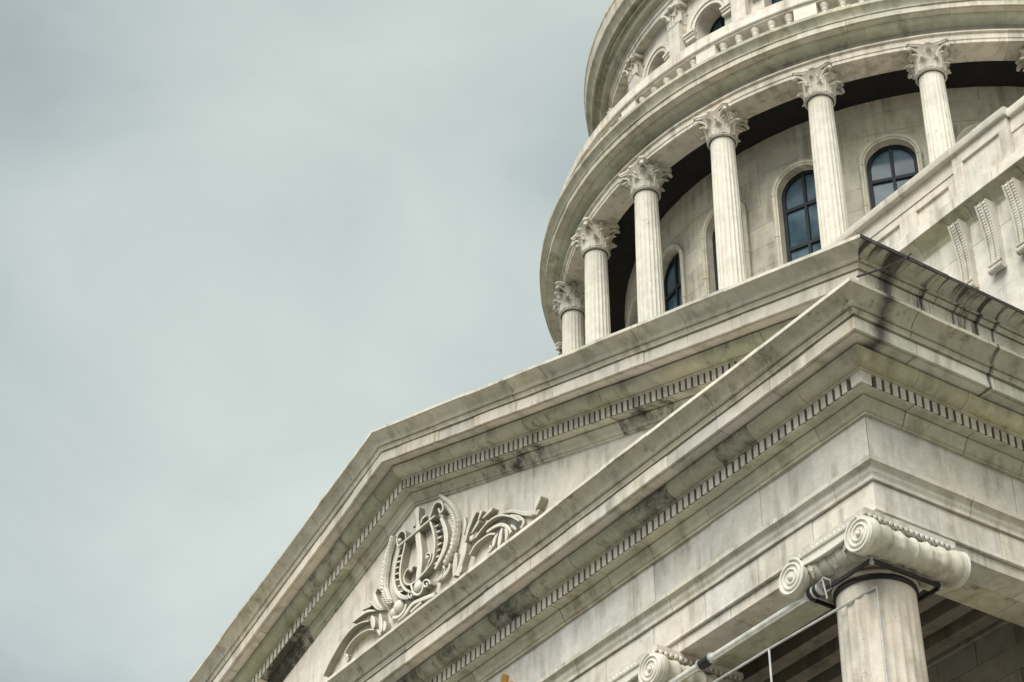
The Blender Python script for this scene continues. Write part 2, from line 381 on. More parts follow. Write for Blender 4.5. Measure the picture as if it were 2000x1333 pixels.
# --- dentils
PIT = 0.1125; DW = 0.075
def dentil_mesh(nm, fn):
    v = []
    for a in (-DW / 2, DW / 2):
        for p, h in ((0.085, 0.775), (0.252, 0.775), (0.252, 0.9205), (0.085, 0.9205)): v.append(fn(a, p, h))
    return v, [(0, 1, 2, 3), (7, 6, 5, 4), (0, 4, 5, 1), (1, 5, 6, 2), (2, 6, 7, 3), (3, 7, 4, 0)]
def darken_sides(me, axis):
    """paints the gap shade onto dentil flanks; outward faces keep the plain stone"""
    me.materials.append(STONE if axis == 1 else PALE); me.materials.append(DARKSIDE)
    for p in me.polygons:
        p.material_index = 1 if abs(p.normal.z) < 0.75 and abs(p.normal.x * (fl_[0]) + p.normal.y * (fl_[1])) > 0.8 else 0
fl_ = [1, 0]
def dentil_row(parent, fn, ss, extra=None):
    v, fc = dentil_mesh('d', fn); c = Vector(fn(0, 0.19, 0.857))
    me = mesh('dentil', [Vector(q) - c for q in v], fc); darken_sides(me, 1)
    o0 = Vector(fn(0, 0, 0))
    for s_ in ss:
        k = random.uniform(0.93, 1.06)
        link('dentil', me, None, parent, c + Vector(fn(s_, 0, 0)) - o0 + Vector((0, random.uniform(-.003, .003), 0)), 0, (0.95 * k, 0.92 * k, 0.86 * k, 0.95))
fs = [0.252 - 0.15 - 0.045 - PIT * (i + 0.55) for i in range(160)]
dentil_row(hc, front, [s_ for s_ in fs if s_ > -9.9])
rest = MB()
for s_ in [q for q in fs if q <= -9.9 and q > XL - 0.2]:
    rest.add(*dentil_mesh('d', lambda a, p, h: front(s_ + a, p, h)))
o = rest.build('dentil_run', STONE, hc); o['kind'] = 'stuff'
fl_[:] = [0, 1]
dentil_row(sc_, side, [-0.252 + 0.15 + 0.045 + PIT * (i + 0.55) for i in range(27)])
v, fc = box_vf(0.10, 0.252, -0.252, -0.10, 0.775, 0.9205); solid('dentil', v, fc, STONE, hc, (1.05, 1.02, 0.97, 1))

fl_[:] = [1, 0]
# --- raking cornices
rk = solid('raking_cornice', [(XC, 0.05, 1.5), (0, 0.05, 1.45), (0, 0.05, 1.7), (XC, 0.05, 4.6), (XC, 0.5, 1.5), (0, 0.5, 1.45), (0, 0.5, 1.7), (XC, 0.5, 4.6)],
           [(0, 1, 2, 3), (7, 6, 5, 4), (0, 4, 5, 1), (1, 5, 6, 2), (2, 6, 7, 3), (3, 7, 4, 0)], STONE, portico, (0.6, 0.6, 0.55, 1))
rkL = solid('raking_cornice', [(XC, 0.05, 1.5), (XL, 0.05, 1.45), (XL, 0.05, 1.7), (XC, 0.05, 4.6), (XC, 0.5, 1.5), (XL, 0.5, 1.45), (XL, 0.5, 1.7), (XC, 0.5, 4.6)],
            [(3, 2, 1, 0), (4, 5, 6, 7), (1, 5, 4, 0), (2, 6, 5, 1), (3, 7, 6, 2), (0, 4, 7, 3)], STONE, portico, (0.6, 0.6, 0.55, 1))
apex = lambda p: XC
def bedR(x):
    if -8.3 < x < -7.2: return (0.84, 0.83, 0.72, 0.78)
    if -7.2 < x < -5.6: return (0.84, 0.83, 0.74, 0.64)
    if -4.1 < x < -2.9: return (0.84, 0.83, 0.74, 0.66)
def coveR(x):
    return random.choice([(0.80, 0.80, 0.66, 0.91), (0.74, 0.76, 0.63, 0.86), (0.85, 0.83, 0.70, 0.96), (0.70, 0.71, 0.60, 0.83)])
def bedL(s):
    x = XL - s
    if -13.0 < x < -11.8: return (0.66, 0.66, 0.60, 0.46)
    if -11.8 < x < -10.6: return (0.62, 0.66, 0.55, 0.85)
def coveL(s):
    x = XL - s
    if -11.5 < x < -10.4: return (0.70, 0.71, 0.63, 0.70)
    return random.choice([(0.66, 0.68, 0.55, 0.92), (0.70, 0.70, 0.58, 0.95), (0.60, 0.63, 0.52, 0.9)])
rc_ = [('bed_moulding', bed, (0.90, 0.90, 0.80, 0.96), bedR, bedL), ('dentil_band', band, (0.36, 0.34, 0.30, 0.75), None, None),  # dentil band again carries the gap shade in its tint
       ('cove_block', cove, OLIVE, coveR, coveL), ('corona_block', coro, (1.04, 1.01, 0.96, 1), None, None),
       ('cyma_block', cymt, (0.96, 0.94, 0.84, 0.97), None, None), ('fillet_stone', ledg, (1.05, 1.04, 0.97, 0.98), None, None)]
for nm, pr, tn, tR, tL in rc_:
    sp = 0.92
    jl = [apex] + sorted(XC + 0.55 + i * sp + random.uniform(-.1, .1) for i in range(9)) + [pxs if nm in ('corona_block', 'cyma_block', 'fillet_stone') else (lambda p: 0.1)]
    if nm == 'bed_moulding': jl = [apex, -8.3, -7.2, -6.4, -5.6, -4.9, -4.1, -3.4, -2.9, -2, -1, lambda p: 0.1]
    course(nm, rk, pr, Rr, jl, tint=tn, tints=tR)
    jl = [apex] + sorted(XC + 0.75 + i * sp + random.uniform(-.1, .1) for i in range(9)) + [pxs if nm in ('corona_block', 'cyma_block', 'fillet_stone') else (lambda p: 0.1)]
    if nm == 'bed_moulding': jl = [apex, XL + 9.7, XL + 10.6, XL + 11.8, XL + 13.0, XL + 14, XL + 15, XL + 16, XL + 17, lambda p: 0.1]
    if nm == 'cove_block': jl = [apex, XL + 9.5, XL + 10.4, XL + 11.5, XL + 12.4, XL + 13.3, XL + 14.2, XL + 15.1, XL + 16, XL + 17, lambda p: 0.1]
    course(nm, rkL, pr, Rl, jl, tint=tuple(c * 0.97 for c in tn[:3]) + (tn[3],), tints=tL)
nr = int((-0.9 - XC) / PIT)
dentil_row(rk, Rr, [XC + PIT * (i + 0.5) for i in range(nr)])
v, fc = dentil_mesh('d', Rl); c = Vector(Rl(0, 0.19, 0.857)); me = mesh('dentil', [Vector(q) - c for q in v], fc); darken_sides(me, 1)
nL = 62
for i in range(nL):
    s_ = XC + PIT * (i + 0.5)
    link('dentil', me, None, rkL, c + Vector(Rl(s_, 0, 0)) - Vector(Rl(0, 0, 0)), 0, (0.95, 0.93, 0.88, 1))
rest = MB()
for i in range(nL, nr):
    s0 = XC + PIT * (i + 0.5); rest.add(*dentil_mesh('d', lambda a, p, h: Rl(s0 + a, p, h)))
o = rest.build('dentil_run', STONE, rkL); o['kind'] = 'stuff'
# upper sima on the flank
us = box('flank_gutter', -0.2, 0.30, 0.2, YB, 1.57, 1.80, STONE, portico, (0.6, 0.6, 0.55, 1))
Us = lambda s, p, h: (pxs(p), s, h + OFF - MS * pxs(p))
for nm, pr, tn in (('corona_block', [(0.599, 1.035), (0.599, 1.262)], (0.95, 0.95, 0.87, 0.90)), ('cyma_block', cymt, (0.90, 0.90, 0.80, 0.84)), ('gutter_lip', ledg, (0.30, 0.28, 0.28, 0.45))):
    course(nm, us, pr, Us, [sF, 0.45, 1.35, 2.25, YB], tint=tn, mat=DRIP, back=0.2)

# --- tympanum
ty = box('tympanum', XL + 3, -3, 0.06, 0.4, 1.45, 2.2, STONE, portico, (0.7, 0.7, 0.65, 1))
tj = [-2.2, -3.6, -4.9, -6.1, -7.15, -8.4, -9.6, -10.7, -11.9, -13.1, -14.4, -15.8]
top = lambda x: 0.62 + OFF - MS * (x if x > XC else XL - x)
for i in range(len(tj) - 1):
    xs = [tj[i + 1] + 0.003, tj[i] - 0.003]
    if xs[0] < XC < xs[1]: xs = [xs[0], XC, xs[1]]
    y = random.uniform(-0.002, 0.002)
    pts = [(xs[0], 1.35), (xs[-1], 1.35)] + [(x, max(top(x), 1.4)) for x in reversed(xs)]
    n = len(pts); v = [(x, y, z) for x, z in pts] + [(x, 0.055, z) for x, z in pts]
    solid('tympanum_slab', v, [tuple(range(n)), tuple(range(2 * n - 1, n - 1, -1))] + [(k, (k + 1) % n, (k + 1) % n + n, k + n) for k in range(n)], STONE, ty, (1.08, 1.05, 1.0, 1))
# roof over the portico
zt = 1.561 + OFF
yr = 0.45
solid('roof', [(0.95, yr, zt - MS * .95 - .03), (XC, yr, zt - MS * XC - .03), (XL - .95, yr, zt - MS * .95 - .03), (0.95, YB, zt - MS * .95 - .03), (XC, YB, zt - MS * XC - .03), (XL - .95, YB, zt - MS * .95 - .03),
               (0.3, yr, 1.7), (XL - .3, yr, 1.7), (0.3, YB, 1.7), (XL - .3, YB, 1.7)],
      [(0, 1, 4, 3), (1, 2, 5, 4), (0, 3, 8, 6), (2, 7, 9, 5), (6, 8, 9, 7), (0, 6, 7, 2, 1), (3, 4, 5, 9, 8)], LEAD, portico)

# --- carved relief (traced on the tympanum wall, then given real depth)
RD = 0.13
relief = box('relief_carving', XC - 0.3, XC + 0.3, 0.004, 0.05, 1.6, 2.0, PALE, portico)
def spline(P, n=6):
    P = [Vector(p) for p in P]; o = []
    for i in range(len(P) - 1):
        a, b, c, e = P[max(i - 1, 0)], P[i], P[i + 1], P[min(i + 2, len(P) - 1)]
        for k in range(n):
            t = k / n; o.append(0.5 * ((2 * b) + (c - a) * t + (2 * a - 5 * b + 4 * c - e) * t * t + (3 * b - a - 3 * c + e) * t ** 3))
    o.append(P[-1]); return o
class Z:                                      # a magnified crop of the photograph: origin and scale
    def __init__(s, x, y, k): s.x, s.y, s.k = x, y, k
    def w(s, u, v, Y): q = on_y((s.x + u / s.k, s.y + v / s.k), Y); return (q.x, q.z)
ZA, ZB, ZC = Z(720, 960, 6.35), Z(620, 1130, 6.567), Z(880, 950, 7.405)
def ribbon(name, zz, pts, wid, dep=RD, n=6, taper=None, y1=0.012, bev=0.30, tint=(1.04, 1.03, 1.0, 1)):
    dep *= 0.82; c = spline([Vector(zz.w(u, v, -dep)) for u, v in pts], n); m = len(c); v = []; fc = []
    for i, p in enumerate(c):
        t = (c[min(i + 1, m - 1)] - c[max(i - 1, 0)]); t = t.normalized() if t.length > 1e-6 else Vector((1, 0))
        nn = Vector((-t.y, t.x)); w = (wid if taper is None else wid * taper(i / (m - 1))) * 0.43; b = w * bev
        for (q, y) in ((-w, y1), (-w, -dep + b), (-w + b, -dep), (w - b, -dep), (w, -dep + b), (w, y1)):
            e = p + nn * q; v.append((e.x, y, e.y))
    for i in range(m - 1):
        for k in range(6): fc.append((i * 6 + k, i * 6 + (k + 1) % 6, (i + 1) * 6 + (k + 1) % 6, (i + 1) * 6 + k))
    fc += [tuple(range(5, -1, -1)), tuple(range((m - 1) * 6, m * 6))]
    o = solid(name, v, fc, PALE, relief, tint, 40); me = o.data; me.materials.append(DARKSIDE)
    for p in me.polygons: p.material_index = 1 if abs(p.normal.y) < 0.3 else 0  # edge faces take the darker stone, front faces stay pale
    return o
def knob(name, zz, u, v_, rr, dep=RD, ry=None):
    x, z = zz.w(u, v_, -dep); b = MB(); b.ball((x, -dep + rr * 0.5, z), rr, ry or rr, rr, 14, 10); return b.build(name, PALE, relief, (1.04, 1.03, 1, 1), 60)
lf = lambda t: max(0.08, (sin(PI * min(1, t * 0.96 + 0.04)) ** 0.7))
bud = lambda t: 0.25 + 0.75 * (t ** 0.8) if t < 0.72 else max(0.03, math.sqrt(max(0, 1 - ((t - 0.72) / 0.28) ** 2)) * 0.9)
# lyre
ribbon('lyre_crossbar', ZA, [(385, 662), (600, 482), (815, 300)], 0.040, 0.165)
ribbon('lyre_arm', ZA, [(455, 590), (436, 700), (403, 850), (383, 1000), (395, 1130), (440, 1210), (505, 1245)], 0.040, 0.15)
ribbon('lyre_arm', ZA, [(748, 345), (765, 400), (798, 510), (812, 620), (808, 740), (780, 870), (715, 965), (650, 1040)], 0.042, 0.15)
ribbon('lyre_scroll', ZA, [(455, 585), (450, 520), (415, 488), (365, 530), (345, 610), (360, 675), (395, 655)], 0.030, 0.14)
ribbon('lyre_scroll', ZA, [(748, 345), (770, 270), (800, 180), (850, 125), (905, 150), (915, 225), (880, 260), (860, 215)], 0.042, 0.14)
ribbon('lyre_frame', ZA, [(378, 700), (335, 840), (308, 980), (300, 1110), (330, 1230), (400, 1305), (490, 1315)], 0.075, 0.10)
ribbon('lyre_frame', ZA, [(890, 330), (935, 450), (950, 590), (925, 720), (875, 840), (815, 960)], 0.115, 0.11, taper=lambda t: 0.45 + 0.55 * sin(PI * min(1, max(0.08, t))))
for i in range(7):
    t = i / 6; u0 = 372 - 50 * sin(PI * min(1, t * 1.15)) + 8 * t; v0 = 800 + 440 * t
    ribbon('lyre_rung', ZA, [(u0 - 10, v0 + 10), (u0 + 45, v0 - 8)], 0.030, 0.09, 1)
for u, v_ in ((838, 420), (860, 490), (880, 560), (880, 640), (866, 720), (850, 800), (832, 880)):
    ribbon('lyre_rung', ZA, [(u - 28, v_ + 26), (u + 22, v_ - 4)], 0.034, 0.10, 1)
ribbon('lyre_post', ZA, [(592, 1200), (605, 1050), (622, 900), (622, 760), (606, 620), (598, 520), (600, 430), (602, 350), (594, 270), (590, 205)], 0.135, 0.14,
       taper=lambda t: 1.0 if t < 0.62 else (1.0 - 0.62 * min(1, (t - 0.62) / 0.15) if t < 0.77 else (0.38 + 0.52 * min(1, (t - 0.77) / 0.15)) * (1 if t < 0.95 else 1 - (t - 0.95) * 8)))
ribbon('lyre_loop', ZA, [(552, 935), (510, 942), (458, 990), (432, 1075), (458, 1145), (520, 1152), (590, 1105), (648, 1045)], 0.030, 0.145)
ribbon('lyre_loop', ZA, [(705, 800), (725, 765), (760, 775), (762, 830), (735, 900), (700, 960)], 0.026, 0.13)
ribbon('lyre_base', ZA, [(520, 1150), (545, 1250), (600, 1280), (650, 1240), (670, 1170)], 0.040, 0.15)
knob('lyre_bulb', ZA, 592, 1180, 0.085, 0.12, 0.07)
for u, v_ in ((515, 972), (718, 820), (375, 607)): knob('lyre_bead', ZA, u, v_, 0.033, 0.12)
for cu, cv, q in ((706, 1150, 52), (515, 1292, 42)):
    ribbon('lyre_foot_scroll', ZA, [(cu + q * (1 - i * 0.085) * cos(-i * 0.75), cv + q * 1.25 * (1 - i * 0.085) * sin(-i * 0.75)) for i in range(11)], 0.030, 0.14)
ribbon('lyre_leaf', ZA, [(645, 400), (655, 350), (690, 310), (705, 320)], 0.05, 0.12, taper=lf)
ribbon('lyre_leaf', ZA, [(545, 440), (560, 420), (580, 415)], 0.04, 0.10)
# wreath branches
def branch(zz, pts, n, wl, name):
    c = spline([Vector(zz.w(u, v, -0.06)) for u, v in pts], 12)
    ribbon(name, zz, pts, wl * 0.80, 0.06, 8, taper=lambda t: 0.55 + 0.45 * sin(PI * min(1, 0.1 + t * 0.85)), bev=0.2)
    L = [0]
    for i in range(1, len(c)): L.append(L[-1] + (c[i] - c[i - 1]).length)
    for k in range(n):
        s_ = L[-1] * (k + 0.5) / n; i = max(j for j in range(len(L)) if L[j] <= s_); i = min(i, len(c) - 2)
        p = c[i]; t = (c[i + 1] - c[i]).normalized()
        for sg in (-1, 1):
            nn = Vector((-t.y, t.x)) * sg; q = wl * (0.62 + 0.38 * sin(PI * (0.12 + 0.8 * k / n)))
            dirn = (nn * 0.50 - t * 0.87).normalized(); sd = Vector((-dirn.y, dirn.x))
            a = p + nn * 0.004; tip = a + dirn * q * 0.82; mid = a + dirn * q * 0.42
            w = q * 0.17
            vv = [(a.x, -0.068, a.y), ((mid + sd * w).x, -0.076, (mid + sd * w).y), (tip.x, -0.085, tip.y), ((mid - sd * w).x, -0.076, (mid - sd * w).y), (mid.x, -0.104, mid.y),
                  (a.x, -0.03, a.y), ((mid + sd * w).x, -0.03, (mid + sd * w).y), (tip.x, -0.03, tip.y), ((mid - sd * w).x, -0.03, (mid - sd * w).y)]
            solid('laurel_leaf', vv, [(0, 1, 4), (1, 2, 4), (2, 3, 4), (3, 0, 4), (0, 5, 6, 1), (1, 6, 7, 2), (2, 7, 8, 3), (3, 8, 5, 0), (5, 8, 7, 6)], PALE, relief, (1.04, 1.03, 1, 1))
branch(ZA, [(900, 95), (985, 165), (1055, 265), (1088, 380), (1088, 500), (1068, 620), (1035, 740), (985, 850), (935, 960)], 22, 0.165, 'wreath_branch')
branch(ZA, [(300, 600), (268, 720), (232, 860), (210, 1000), (197, 1130), (205, 1250), (240, 1345), (270, 1400)], 21, 0.155, 'wreath_branch')
ribbon('wreath_tie', ZA, [(935, 960), (905, 1040), (850, 1105)], 0.06, 0.12)
ribbon('wreath_tie', ZA, [(905, 1030), (930, 970), (920, 925)], 0.035, 0.12)
# acanthus scrolls: right
ribbon('acanthus_leaf', ZC, [(205, 800), (235, 650), (295, 490), (372, 372)], 0.085, 0.13, taper=lambda t: 0.5 + 0.9 * t if t < .6 else max(.15, 1.04 - (t - .6) * 2.2))
ribbon('acanthus_leaf', ZC, [(395, 490), (420, 420), (442, 345)], 0.075, 0.13, 14, taper=bud)
ribbon('acanthus_leaf', ZC, [(462, 460), (530, 390), (602, 312)], 0.075, 0.13, 14, taper=bud)
ribbon('acanthus_leaf', ZC, [(300, 680), (350, 590), (408, 490)], 0.075, 0.13, 14, taper=bud)
ribbon('acanthus_leaf', ZC, [(200, 440), (205, 560), (190, 700)], 0.06, 0.05, taper=lf)
ribbon('acanthus_scroll', ZC, [(355, 745), (440, 625), (550, 505), (680, 428), (850, 432), (990, 500)], 0.030, 0.13)
ribbon('acanthus_scroll', ZC, [(268, 990), (345, 860), (440, 770), (555, 695), (640, 690)], 0.030, 0.13)
ribbon('acanthus_stem', ZC, [(205, 825), (190, 950), (130, 1130), (80, 1290)], 0.13, 0.13, taper=lambda t: 0.55 + 0.45 * t)
ribbon('acanthus_stem', ZC, [(70, 960), (60, 1100), (40, 1290)], 0.12, 0.10, taper=lf)
ribbon('acanthus_stem', ZC, [(275, 760), (330, 720), (370, 650)], 0.10, 0.08)
ribbon('acanthus_leaf', ZC, [(690, 880), (705, 740), (738, 600)], 0.095, 0.13, taper=lf)
ribbon('acanthus_leaf', ZC, [(610, 880), (625, 780), (680, 680)], 0.085, 0.12, taper=lf)
ribbon('acanthus_leaf', ZC, [(790, 800), (800, 690), (785, 610)], 0.075, 0.12, taper=lf)
ribbon('acanthus_scroll', ZC, [(520, 660), (620, 590), (720, 555), (810, 590), (862, 680)], 0.060, 0.08)
ribbon('acanthus_scroll', ZC, [(870, 570), (910, 590), (940, 630)], 0.045, 0.08)
ribbon('acanthus_stem', ZC, [(760, 380), (900, 360), (1050, 395), (1210, 400)], 0.08, 0.06, taper=lambda t: 0.6 + 0.4 * t)
ribbon('acanthus_stem', ZC, [(860, 430), (980, 450), (1045, 520), (1010, 600)], 0.06, 0.07)
ribbon('acanthus_leaf', ZC, [(1215, 330), (1240, 250), (1285, 130)], 0.105, 0.16, 14, taper=bud)
ribbon('acanthus_leaf', ZC, [(1165, 380), (1230, 370), (1262, 385)], 0.09, 0.12)
ribbon('acanthus_leaf', ZC, [(540, 940), (580, 900), (560, 870)], 0.05, 0.08)
# acanthus scrolls: left
ribbon('acanthus_scroll', ZB, [(72, 1248), (140, 1100), (220, 950), (320, 785), (440, 640), (550, 568), (655, 545)], 0.022, 0.14)
ribbon('acanthus_scroll', ZB, [(345, 955), (425, 820), (535, 715), (640, 660), (725, 655)], 0.022, 0.14)
ribbon('acanthus_leaf', ZB, [(345, 955), (385, 1010), (375, 1075)], 0.05, 0.06, taper=lf)
ribbon('acanthus_leaf', ZB, [(725, 655), (775, 680), (800, 730)], 0.05, 0.08)
ribbon('acanthus_leaf', ZB, [(715, 640), (700, 560), (690, 480)], 0.12, 0.14, taper=lf)
ribbon('acanthus_leaf', ZB, [(810, 690), (800, 570), (795, 450)], 0.105, 0.15, taper=lf)
ribbon('acanthus_leaf', ZB, [(850, 680), (855, 610), (850, 545)], 0.085, 0.12, taper=lf)
ribbon('acanthus_leaf', ZB, [(445, 565), (555, 470), (640, 420), (740, 415)], 0.055, 0.10, taper=lf)
ribbon('acanthus_leaf', ZB, [(565, 405), (630, 370), (690, 350)], 0.050, 0.09, taper=lf)
ribbon('acanthus_leaf', ZB, [(640, 298), (700, 320), (770, 385), (845, 400)], 0.060, 0.10, taper=lf)
ribbon('acanthus_leaf', ZB, [(760, 130), (725, 210), (760, 320), (830, 390)], 0.085, 0.11, taper=lf)
knob('acanthus_rosette', ZB, 1015, 355, 0.10, 0.08, 0.08)
knob('acanthus_rosette', ZB, 960, 440, 0.085, 0.08, 0.07)
ribbon('acanthus_scroll', ZB, [(1130, 330), (1100, 420), (1030, 490), (960, 500)], 0.055, 0.13)
ribbon('acanthus_scroll', ZB, [(1030, 525), (1120, 450), (1190, 350), (1270, 290), (1400, 240), (1500, 200)], 0.070, 0.11)
ribbon('acanthus_scroll', ZB, [(1190, 430), (1250, 370), (1330, 300)], 0.045, 0.10)
ribbon('acanthus_scroll', ZB, [(1290, 200), (1230, 190), (1150, 230)], 0.06, 0.09)
ribbon('acanthus_leaf', ZA, [(830, 1110), (920, 1050), (985, 960), (1000, 890)], 0.085, 0.11, taper=lf)
ribbon('acanthus_leaf', ZA, [(1050, 1060), (1062, 900), (1070, 780)], 0.12, 0.12, taper=lf)
ribbon('acanthus_leaf', ZA, [(1130, 1010), (1140, 860), (1185, 640)], 0.10, 0.12, taper=lf)

# --- giant columns
AX, AY, ZN = -0.425, 0.285, -1.27; FLOOR = -ZG + 2.2
def fluted(r0, r1, z0, z1, nf=24, depth=0.07, rings=7, sub=5, entasis=True):
    v = []; fc = []; n = nf * sub
    for k in range(rings + 1):
        t = k / rings; e = 1 - t * t if entasis else 1 - t
        rr_ = r1 + (r0 - r1) * e; z = z0 + (z1 - z0) * t
        for i in range(n):
            a = 2 * PI * i / n; q = (i % sub) / sub
            dd = 0 if i % sub == 0 else sin(PI * (q - 1 / sub * 0.5) / (1 - 1 / sub) if False else PI * q) * depth
            if k in (0, rings): dd *= 0.0
            R0 = rr_ * (1 - dd); v.append((R0 * cos(a), R0 * sin(a), z))
    # short plain margins: add rings just inside the ends
    for k in range(rings):
        for i in range(n): fc.append((k * n + i, k * n + (i + 1) % n, (k + 1) * n + (i + 1) % n, (k + 1) * n + i))
    fc.append(tuple(range(n - 1, -1, -1))); fc.append(tuple(range(rings * n, (rings + 1) * n)))
    return v, fc
def fluted_z(r0, r1, z0, z1, nf, depth, sub=5):
    """shaft with flutes that stop just short of both ends"""
    hs = [0, 0.004, 0.012, 0.25, 0.5, 0.75, 0.975, 0.988, 1.0]; dm = [0, 0, 1, 1, 1, 1, 1, 0, 0]
    v = []; fc = []; n = nf * sub
    for t, m_ in zip(hs, dm):
        rr_ = r1 + (r0 - r1) * (1 - t ** 1.8); z = z0 + (z1 - z0) * t
        for i in range(n):
            a = 2 * PI * i / n; q = (i % sub) / sub
            R0 = rr_ * (1 - m_ * depth * (sin(PI * min(1, q * sub / (sub - 0.0)))) if i % sub else 1.0); v.append((R0 * cos(a), R0 * sin(a), z))
    for k in range(len(hs) - 1):
        for i in range(n): fc.append((k * n + i, k * n + (i + 1) % n, (k + 1) * n + (i + 1) % n, (k + 1) * n + i))
    fc.append(tuple(range(n - 1, -1, -1))); fc.append(tuple(range((len(hs) - 1) * n, len(hs) * n)))
    return v, fc
shaft_me = mesh('shaft', *fluted_z(0.49, 0.405, FLOOR + 0.45 - ZN, 0.0, 24, 0.055), 50); shaft_me.materials.append(STONE)
bm_ = MB(); bm_.lathe([(0.49, 0.45), (0.53, 0.44), (0.56, 0.40), (0.53, 0.36), (0.51, 0.33), (0.55, 0.29), (0.62, 0.24), (0.65, 0.18), (0.62, 0.12)], 40)
bm_.box(-0.68, 0.68, -0.68, 0.68, 0.0, 0.12); base_me = bm_.out('column_base', 45); base_me.materials.append(STONE)
# scroll capital, local z = 0 at the neck, head at ZS - ZN
HC = ZS - ZN - 0.004
b_ = MB(); b_.lathe([(0.405, 0.0), (0.435, 0.008), (0.445, 0.028), (0.435, 0.05), (0.415, 0.06), (0.42, 0.10), (0.50, 0.17), (0.545, 0.23), (0.52, 0.30), (0.3, 0.31)], 48)
for i in range(28):                           # egg and dart round the echinus
    a = 2 * PI * i / 28; b_.ball((0.50 * cos(a), 0.50 * sin(a), 0.19), 0.036, 0.036, 0.058, 8, 6)
ech_me = b_.out('echinus', 45); ech_me.materials.append(STONE)
VX, VY, VR, VZ = 0.52, 0.655, 0.195, 0.235
b_ = MB()
b_.box(-0.585, 0.585, -0.57, 0.57, HC - 0.115, HC - 0.075); b_.box(-0.60, 0.60, -0.61, 0.61, HC - 0.07, HC)
nb = 17
for i in range(nb):
    x = -0.575 + 1.15 * (i + .5) / nb
    for y in (-0.615, 0.615): b_.ball((x, y, HC - 0.088), 0.024, 0.018, 0.030, 8, 6)
    for sx in (-1, 1): b_.ball((sx * 0.602, x * 1.03, HC - 0.088), 0.018, 0.026, 0.030, 8, 6)
ab_me = b_.out('abacus', 40); ab_me.materials.append(STONE)
def spiral(sx):
    pts = []
    for i in range(0, 101):
        t = i / 100; a = PI / 2 - sx * 0.0 + t * 2 * PI * 3.1; rr_ = (VR - 0.022) * (1 - t) ** 0.9 + 0.030
        pts.append((sx * -1 * rr_ * cos(a) * -1, rr_ * sin(a)))
    return pts
b_ = MB()
n = 40                                         # the flat disc of the scroll with its raised winding
ring = [(VR * cos(2 * PI * i / n), VR * sin(2 * PI * i / n)) for i in range(n)]
v = [(x, 0.0, z) for x, z in ring] + [(x, 0.06, z) for x, z in ring]
b_.add(v, [tuple(range(n)), tuple(range(2 * n - 1, n - 1, -1))] + [(i, (i + 1) % n, (i + 1) % n + n, i + n) for i in range(n)])
def scroll_mesh(sx):
    q = MB(); q.v = [x.copy() for x in b_.v]; q.f = list(b_.f)
    sp = spiral(sx); q.tube([(x, -0.004, z) for x, z in sp], [0.016 - 0.006 * i / 100 for i in range(101)], 6)
    q.ball((0, -0.004, 0), 0.032, 0.028, 0.032, 12, 8); me = q.out('volute', 50); me.materials.append(PALE); return me
vol_me = {1: scroll_mesh(1), -1: scroll_mesh(-1)}
b_ = MB()                                      # bolster, running front to back
pr = []
for i in range(41):
    t = i / 40; u = abs(t * 2 - 1); rr_ = 0.142 + 0.044 * u ** 2
    for bl in (0.0, 0.30, 0.62, 0.93):
        if abs(u - bl) < 0.05: rr_ += 0.020
    rr_ += 0.004 * sin(u * 46); pr.append((rr_, -0.60 + 1.20 * t))
v = []; fc = []; n = 28
for rr_, y in pr:
    for k in range(n):
        a = 2 * PI * k / n; e = 1 + (0.035 * sin(9 * a) if 0.12 < abs(y) < 0.34 else 0.0); v.append((rr_ * e * cos(a), y, rr_ * e * sin(a)))
for i in range(40):
    for k in range(n): fc.append((i * n + k, i * n + (k + 1) % n, (i + 1) * n + (k + 1) % n, (i + 1) * n + k))
b_.add(v, fc); bol_me = b_.out('bolster', 50); bol_me.materials.append(STONE)
def canal_mesh(sgn):                           # sagging channel between the two scrolls
    q = MB()
    if True:
        tops = []; lows = []
        for i in range(17):
            x = -VX + 2 * VX * i / 16; s_ = 1 - (2 * i / 16 - 1) ** 2
            tops.append((x, VZ + VR - 0.004)); lows.append((x, VZ + VR - 0.10 - 0.055 * (1 - s_) * 0 - 0.075 * s_ * 0.55))
        y = sgn * VY
        loop = tops + lows[::-1]; m_ = len(loop)
        v = [(x, y - sgn * 0.03, z) for x, z in loop] + [(x, y - sgn * 0.12, z) for x, z in loop]
        q.add(v, [tuple(range(m_)), tuple(range(2 * m_ - 1, m_ - 1, -1))] + [(i, (i + 1) % m_, (i + 1) % m_ + m_, i + m_) for i in range(m_)])
        q.tube([(x, y - sgn * 0.024, z - 0.016) for x, z in tops], 0.020, 6); q.tube([(x, y - sgn * 0.028, z) for x, z in lows], 0.012, 6)
    me = q.out('canalis', 45); me.materials.append(PALE); return me
